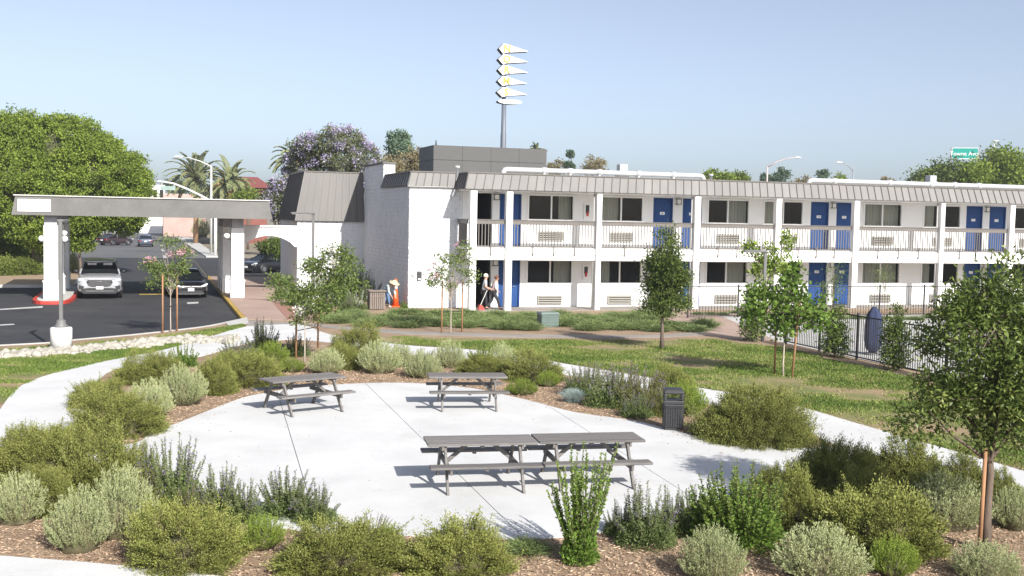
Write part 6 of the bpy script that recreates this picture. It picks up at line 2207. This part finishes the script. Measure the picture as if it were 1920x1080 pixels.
# trees and bushes under and behind the canopy beam at left
for a in [('bush', 'low green tree under the beam left of the canopy pillar', 62, 395, 462, 90, 74, L_FICUS, 110, 6000, 0.2), ('bush', 'green tree under the beam right of the canopy pillar', 150, 392, 478, 60, 74, L_FICUS, 111, 5000, 0.2),
          ('bush', 'dark tree over the street behind the white car', 205, 396, 432, 60, 190, L_OAK, 112, 2600, 0.4), ('bush', 'green hedge at the street corner behind the pickup', 245, 398, 420, 50, 260, L_FICUS, 113, 1800, 0.5),
          ('bush', 'bushy green tree at the left frame edge behind the hedges', 5, 395, 500, 90, 80, L_FICUS, 114, 6000, 0.22), ('bush', 'dark shrubbery seen through the arch', 505, 440, 505, 60, 84, L_OAK, 115, 5000, 0.2),
          ('bush', 'green bushes beyond the canopy right of the palms', 465, 350, 400, 70, 130, L_FICUS, 116, 3000, 0.3)]:
    far_tree(*a)
# palms
def palm(px, ytop, ycrown, depth, R, label, seed, nf=46, trunk=0.45):
    sc = depth / FPX
    b = D(px, 400, depth)
    zc = EYE + (horizon(px) - ycrown) * sc
    r = empty('palm_tree', (b.x, b.y, 0), 0, label, 'palm tree', 'palm trees on the skyline')
    rs = np.random.RandomState(seed)
    P, Dr, Ls, T = [], [], [], []
    mb = MB()
    for f in range(nf):
        a = rs.uniform(0, 2 * PI)
        e = math.radians(rs.uniform(-10, 82))
        ln = R * rs.uniform(0.85, 1.1)
        pos = Vector((0, 0, zc))
        d = Vector((math.cos(a) * math.cos(e), math.sin(a) * math.cos(e), math.sin(e)))
        side = Vector((-math.sin(a), math.cos(a), 0))
        seg = 9
        pts = [pos.copy()]
        for s in range(seg):
            d = (d + Vector((0, 0, -0.10 - 0.02 * s))).normalized()
            for q in range(5):
                p = pos + d * (ln / seg) * q / 5
                for sg in (-1, 1):
                    w = ln * 0.24 * (1 - abs((s + q / 5) / seg - 0.45) * 1.1)
                    P.append(p)
                    Dr.append(d * 0.9 + side * sg * 0.75 + Vector((0, 0, -0.15)))
                    Ls.append(max(w, 0.05))
                    T.append(0.25 + 0.5 * rs.rand())
            pos = pos + d * ln / seg
            pts.append(pos.copy())
        mb.tube(pts, [0.05] + [0.03] * (seg - 1) + [0.01], 4, False)
    me = leaf_mesh('crown', np.array([tuple(p) for p in P]), np.array([tuple(d) for d in Dr]), np.array(Ls), 0.13, np.array(T), [L_PALM, mat('frond_stem', (0.34, 0.27, 0.09), 0.7)], None, mb)
    inst('crown', me, r)
    mb = MB()
    mb.smooth = True
    mb.tube([(0, 0, 0), (0.05, 0, zc * 0.5), (0, 0, zc - 0.9), (0, 0, zc - 0.3), (0, 0, zc + 0.2)], [trunk * 0.8, trunk * 0.7, trunk * 0.75, trunk * 1.5, trunk * 0.8], 12)
    mb.build('trunk', mat('palm_bark', (0.33, 0.2, 0.11), 0.95, 0.25, 3, bump=0.6, bscale=10), r)
palm(367, 278, 338, 150, 4.6, 'larger date palm beyond the canopy behind the street lamp', 1)
palm(431, 295, 345, 145, 3.9, 'smaller date palm right of the street lamp', 2)
palm(550, 262, 300, 110, 2.6, 'palm top among the purple jacaranda', 3, 26)
palm(1004, 270, 284, 160, 1.6, 'tiny palm top above the right end of the roof screen', 4, 20)

# ------------------------------------------------------------------ far street furniture and buildings
def street_light(px, ytop, depth, arm_px, arm_dy, label, m=None):
    sc = depth / FPX
    b = D(px, 400, depth)
    zt = EYE + (horizon(px) - ytop) * sc
    r = empty('street_light', (b.x, b.y, 0), 0, label, 'street light')
    m = m or mat('galvanised_pole', (0.5, 0.5, 0.47), 0.5)
    mb = MB()
    mb.smooth = True
    mb.tube([(0, 0, -0.1), (0, 0, zt)], [0.14, 0.1], 8)
    mb.build('pole', m, r)
    mb = MB()
    mb.smooth = True
    ax, az = arm_px * sc, arm_dy * sc
    mb.tube([(0, 0, zt - 0.05), (ax * 0.3, 0, zt + az * 0.5), (ax * 0.65, 0, zt + az * 0.9), (ax, 0, zt + az)], [0.08, 0.07, 0.06, 0.05], 8)
    mb.build('arm', m, r)
    mb = MB()
    mb.smooth = True
    mb.ball((0, 0, 0), 1, 10, 6)
    o = mb.build('lamp_head', mat('lamp_head_white', (0.75, 0.75, 0.75), 0.4), r)
    o.location = (ax, 0, zt + az)
    o.scale = (0.5, 0.18, 0.12)
street_light(396, 312, 115, -62, 16, 'pale street light with a long arm before the date palms')
street_light(1436, 313, 150, 56, 18, 'street light with pinkish arm pointing right above the roof', mat('pinkish_pole', (0.5, 0.4, 0.38), 0.6))
street_light(1597, 320, 150, -27, 14, 'grey street light with curved arm pointing left', mat('grey_pole', (0.25, 0.26, 0.28), 0.5))
street_light(1858, 268, 200, 3, 3, 'slender light pole behind the large tree at right')

hs = D(1808, 287, 190)
hw = empty('highway_sign', (hs.x, hs.y, 0), math.radians(-14), 'green highway sign with white lettering above the trees at right', 'sign')
sc = 190 / FPX
zc = hs.z
mb = MB()
mb.box(-21 * sc, 24 * sc, -0.08, 0.08, zc - 10 * sc, zc + 9 * sc)
pn = mb.build('panel', mat('sign_green', (0.0, 0.27, 0.22), 0.5, 0.04), hw)
mb = MB()
for x0, x1, z0, z1 in ((-21.6, 24.6, 9, 9.8), (-21.6, 24.6, -10.8, -10), (-21.8, -21, -10, 9), (24, 24.8, -10, 9)):
    mb.box(x0 * sc, x1 * sc, -0.1, 0.08, zc + z0 * sc, zc + z1 * sc)
mb.build('border', M_SIGNW, pn)
tm = text_mesh('Towne Ave', 0.95, M_SIGNW, 0.02)
inst('lettering', tm, pn, (-1 * sc, -0.12, zc - 1.5 * sc), (PI / 2, 0, 0))
mb = MB()
for x in (-23, 26):
    mb.box(x * sc - 0.15, x * sc + 0.15, -0.1, 0.2, 0, zc + 10 * sc)
mb.build('post', mat('grey_pole', (0.25, 0.26, 0.28), 0.5), hw)

def far_building(name, label, px0, px1, ytop, depth, m, dz=12, roof=None, win=0, rz=PHI):
    sc = depth / FPX
    c = D((px0 + px1) / 2, 400, depth)
    h = EYE + (horizon((px0 + px1) / 2) - ytop) * sc
    w = (px1 - px0) * sc
    r = empty(name, (c.x, c.y, -0.15), rz, label, 'building')
    mb = MB()
    mb.box(-w / 2, w / 2, 0, dz, 0, h)
    mb.build('wall', m, r)
    if roof:
        mb = MB()
        mb.hexa([(-w / 2 - 0.8, -0.9, h), (w / 2 + 0.8, -0.9, h), (w / 2 + 0.8, dz + 0.9, h), (-w / 2 - 0.8, dz + 0.9, h)], [(-w / 2 + 1.2, 2, h + 1.6), (w / 2 - 1.2, 2, h + 1.6), (w / 2 - 1.2, dz - 2, h + 1.6), (-w / 2 + 1.2, dz - 2, h + 1.6)])
        mb.build('roof', roof, r)
    for k in range(win):
        mb = MB()
        x = -w / 2 + w * (k + 0.5) / win
        mb.box(x - w / win * 0.3, x + w / win * 0.3, -0.05, -0.01, h - 2.4, h - 0.9)
        mb.build('window', M_TINT, r)
    return r
far_building('shop_building', 'plain white flat roofed building at the left of the street', 262, 308, 345, 210, mat('far_white_wall', (0.78, 0.77, 0.75), 0.8, 0.03, 0.2), 20, None, 4)
far_building('shop_building', 'pinkish low building behind the street railing', 308, 385, 362, 190, mat('far_pink_wall', (0.45, 0.3, 0.26), 0.85, 0.15, 0.5), 14, None, 7)
far_building('restaurant_building', 'dark red building with maroon roof behind the palms', 425, 500, 350, 160, mat('far_red_wall', (0.2, 0.07, 0.055), 0.85, 0.2, 0.4), 16, mat('maroon_roof', (0.17, 0.05, 0.045), 0.7), 5)
far_building('restaurant_building', 'small building with tan awning roof between the palms', 405, 448, 352, 150, mat('far_grey_wall', (0.22, 0.19, 0.18), 0.85, 0.2, 0.4), 10, mat('tan_roof', (0.5, 0.3, 0.13), 0.7), 3)
# curved mast arm with a hanging street name panel
sb = D(404, 400, 112)
gr = empty('signal_mast', (sb.x, sb.y, -0.15), 0, 'white curved signal mast arm with a hanging panel above the canopy beam', 'mast')
M_RW = mat('white_far_rail', (0.75, 0.75, 0.76), 0.5)
mb = MB()
mb.smooth = True
pts = [D(x, y, 112) - gr.location for x, y in ((272, 341), (300, 340), (325, 344), (350, 354), (375, 366), (404, 382))]
mb.tube(pts, [0.07, 0.08, 0.09, 0.1, 0.11, 0.13], 8)
mb.build('arm', M_RW, gr)
mb = MB()
mb.smooth = True
mb.tube([(0, 0, 0), (0, 0, pts[-1].z + 0.1)], [0.18, 0.14], 10)
mb.build('pole', M_RW, gr)
mb = MB()
q = pts[1].lerp(pts[2], 0.6)
mb.box(q.x - 0.75, q.x + 0.75, q.y - 0.03, q.y + 0.03, q.z - 0.75, q.z - 0.35)
mb.build('panel', mat('faded_green_panel', (0.3, 0.4, 0.36), 0.6), gr)
for dx in (-0.6, 0.6):
    mb = MB()
    mb.bar((q.x + dx, q.y, q.z - 0.36), (q.x + dx, q.y, q.z + 0.02), 0.04, 0.04)
    mb.build('hanger', M_RW, gr)
# small street-side things
bo = D(372, 432, 105)
mb = MB()
mb.smooth = True
mb.lathe([(0.32, -0.15), (0.32, 0.95), (0.28, 1.0)], (0, 0, 0), 14)
o = mb.build('bollard', M_TRIM)
p = ga(372, 447)
o.location = (p.x, p.y, 0)
tag(o, 'white round bollard at the street corner beyond the canopy', 'bollard')
sheet('street_island', [tuple(UV(u, v)[:2]) for u, v in ((-9.2, 62), (-8.0, 62), (-8.0, 140), (-10.5, 140))], 0.0, M_CURB, thick=0.12)
mb = MB()
c = ga(271, 417)
mb.box(-1.2, 1.2, -0.6, 0.6, 0, 2.2)
o = mb.build('street_cabinet', M_TRIM, None, 0.05)
o.location = c
tag(o, 'white box cabinet beside the small red car', 'cabinet')
sheet('far_verge', [tuple(UV(u, v)[:2]) for u, v in ((-60, 230), (-22, 225), (-21, 300), (-60, 320))], -0.05, M_TURF, thick=0.1)

# ------------------------------------------------------------------ thin morning haze over the whole place
mb = MB()
mb.box(-420, 420, -12, 640, -1.2, 24)
hz = mb.build('haze', [])
hm = bpy.data.materials.new('haze_air')
hm.use_nodes = True
hn = hm.node_tree
hn.nodes.remove(hn.nodes['Principled BSDF'])
pv = hn.nodes.new('ShaderNodeVolumePrincipled')
pv.inputs['Color'].default_value = (0.86, 0.91, 1.0, 1)
pv.inputs['Density'].default_value = 0.0004
pv.inputs['Anisotropy'].default_value = 0.2
hn.links.new(pv.outputs[0], hn.nodes['Material Output'].inputs['Volume'])
hz.data.materials.append(hm)
hz.visible_shadow = True
tag(hz, 'thin pale morning haze over the whole place', 'haze', kind='stuff')
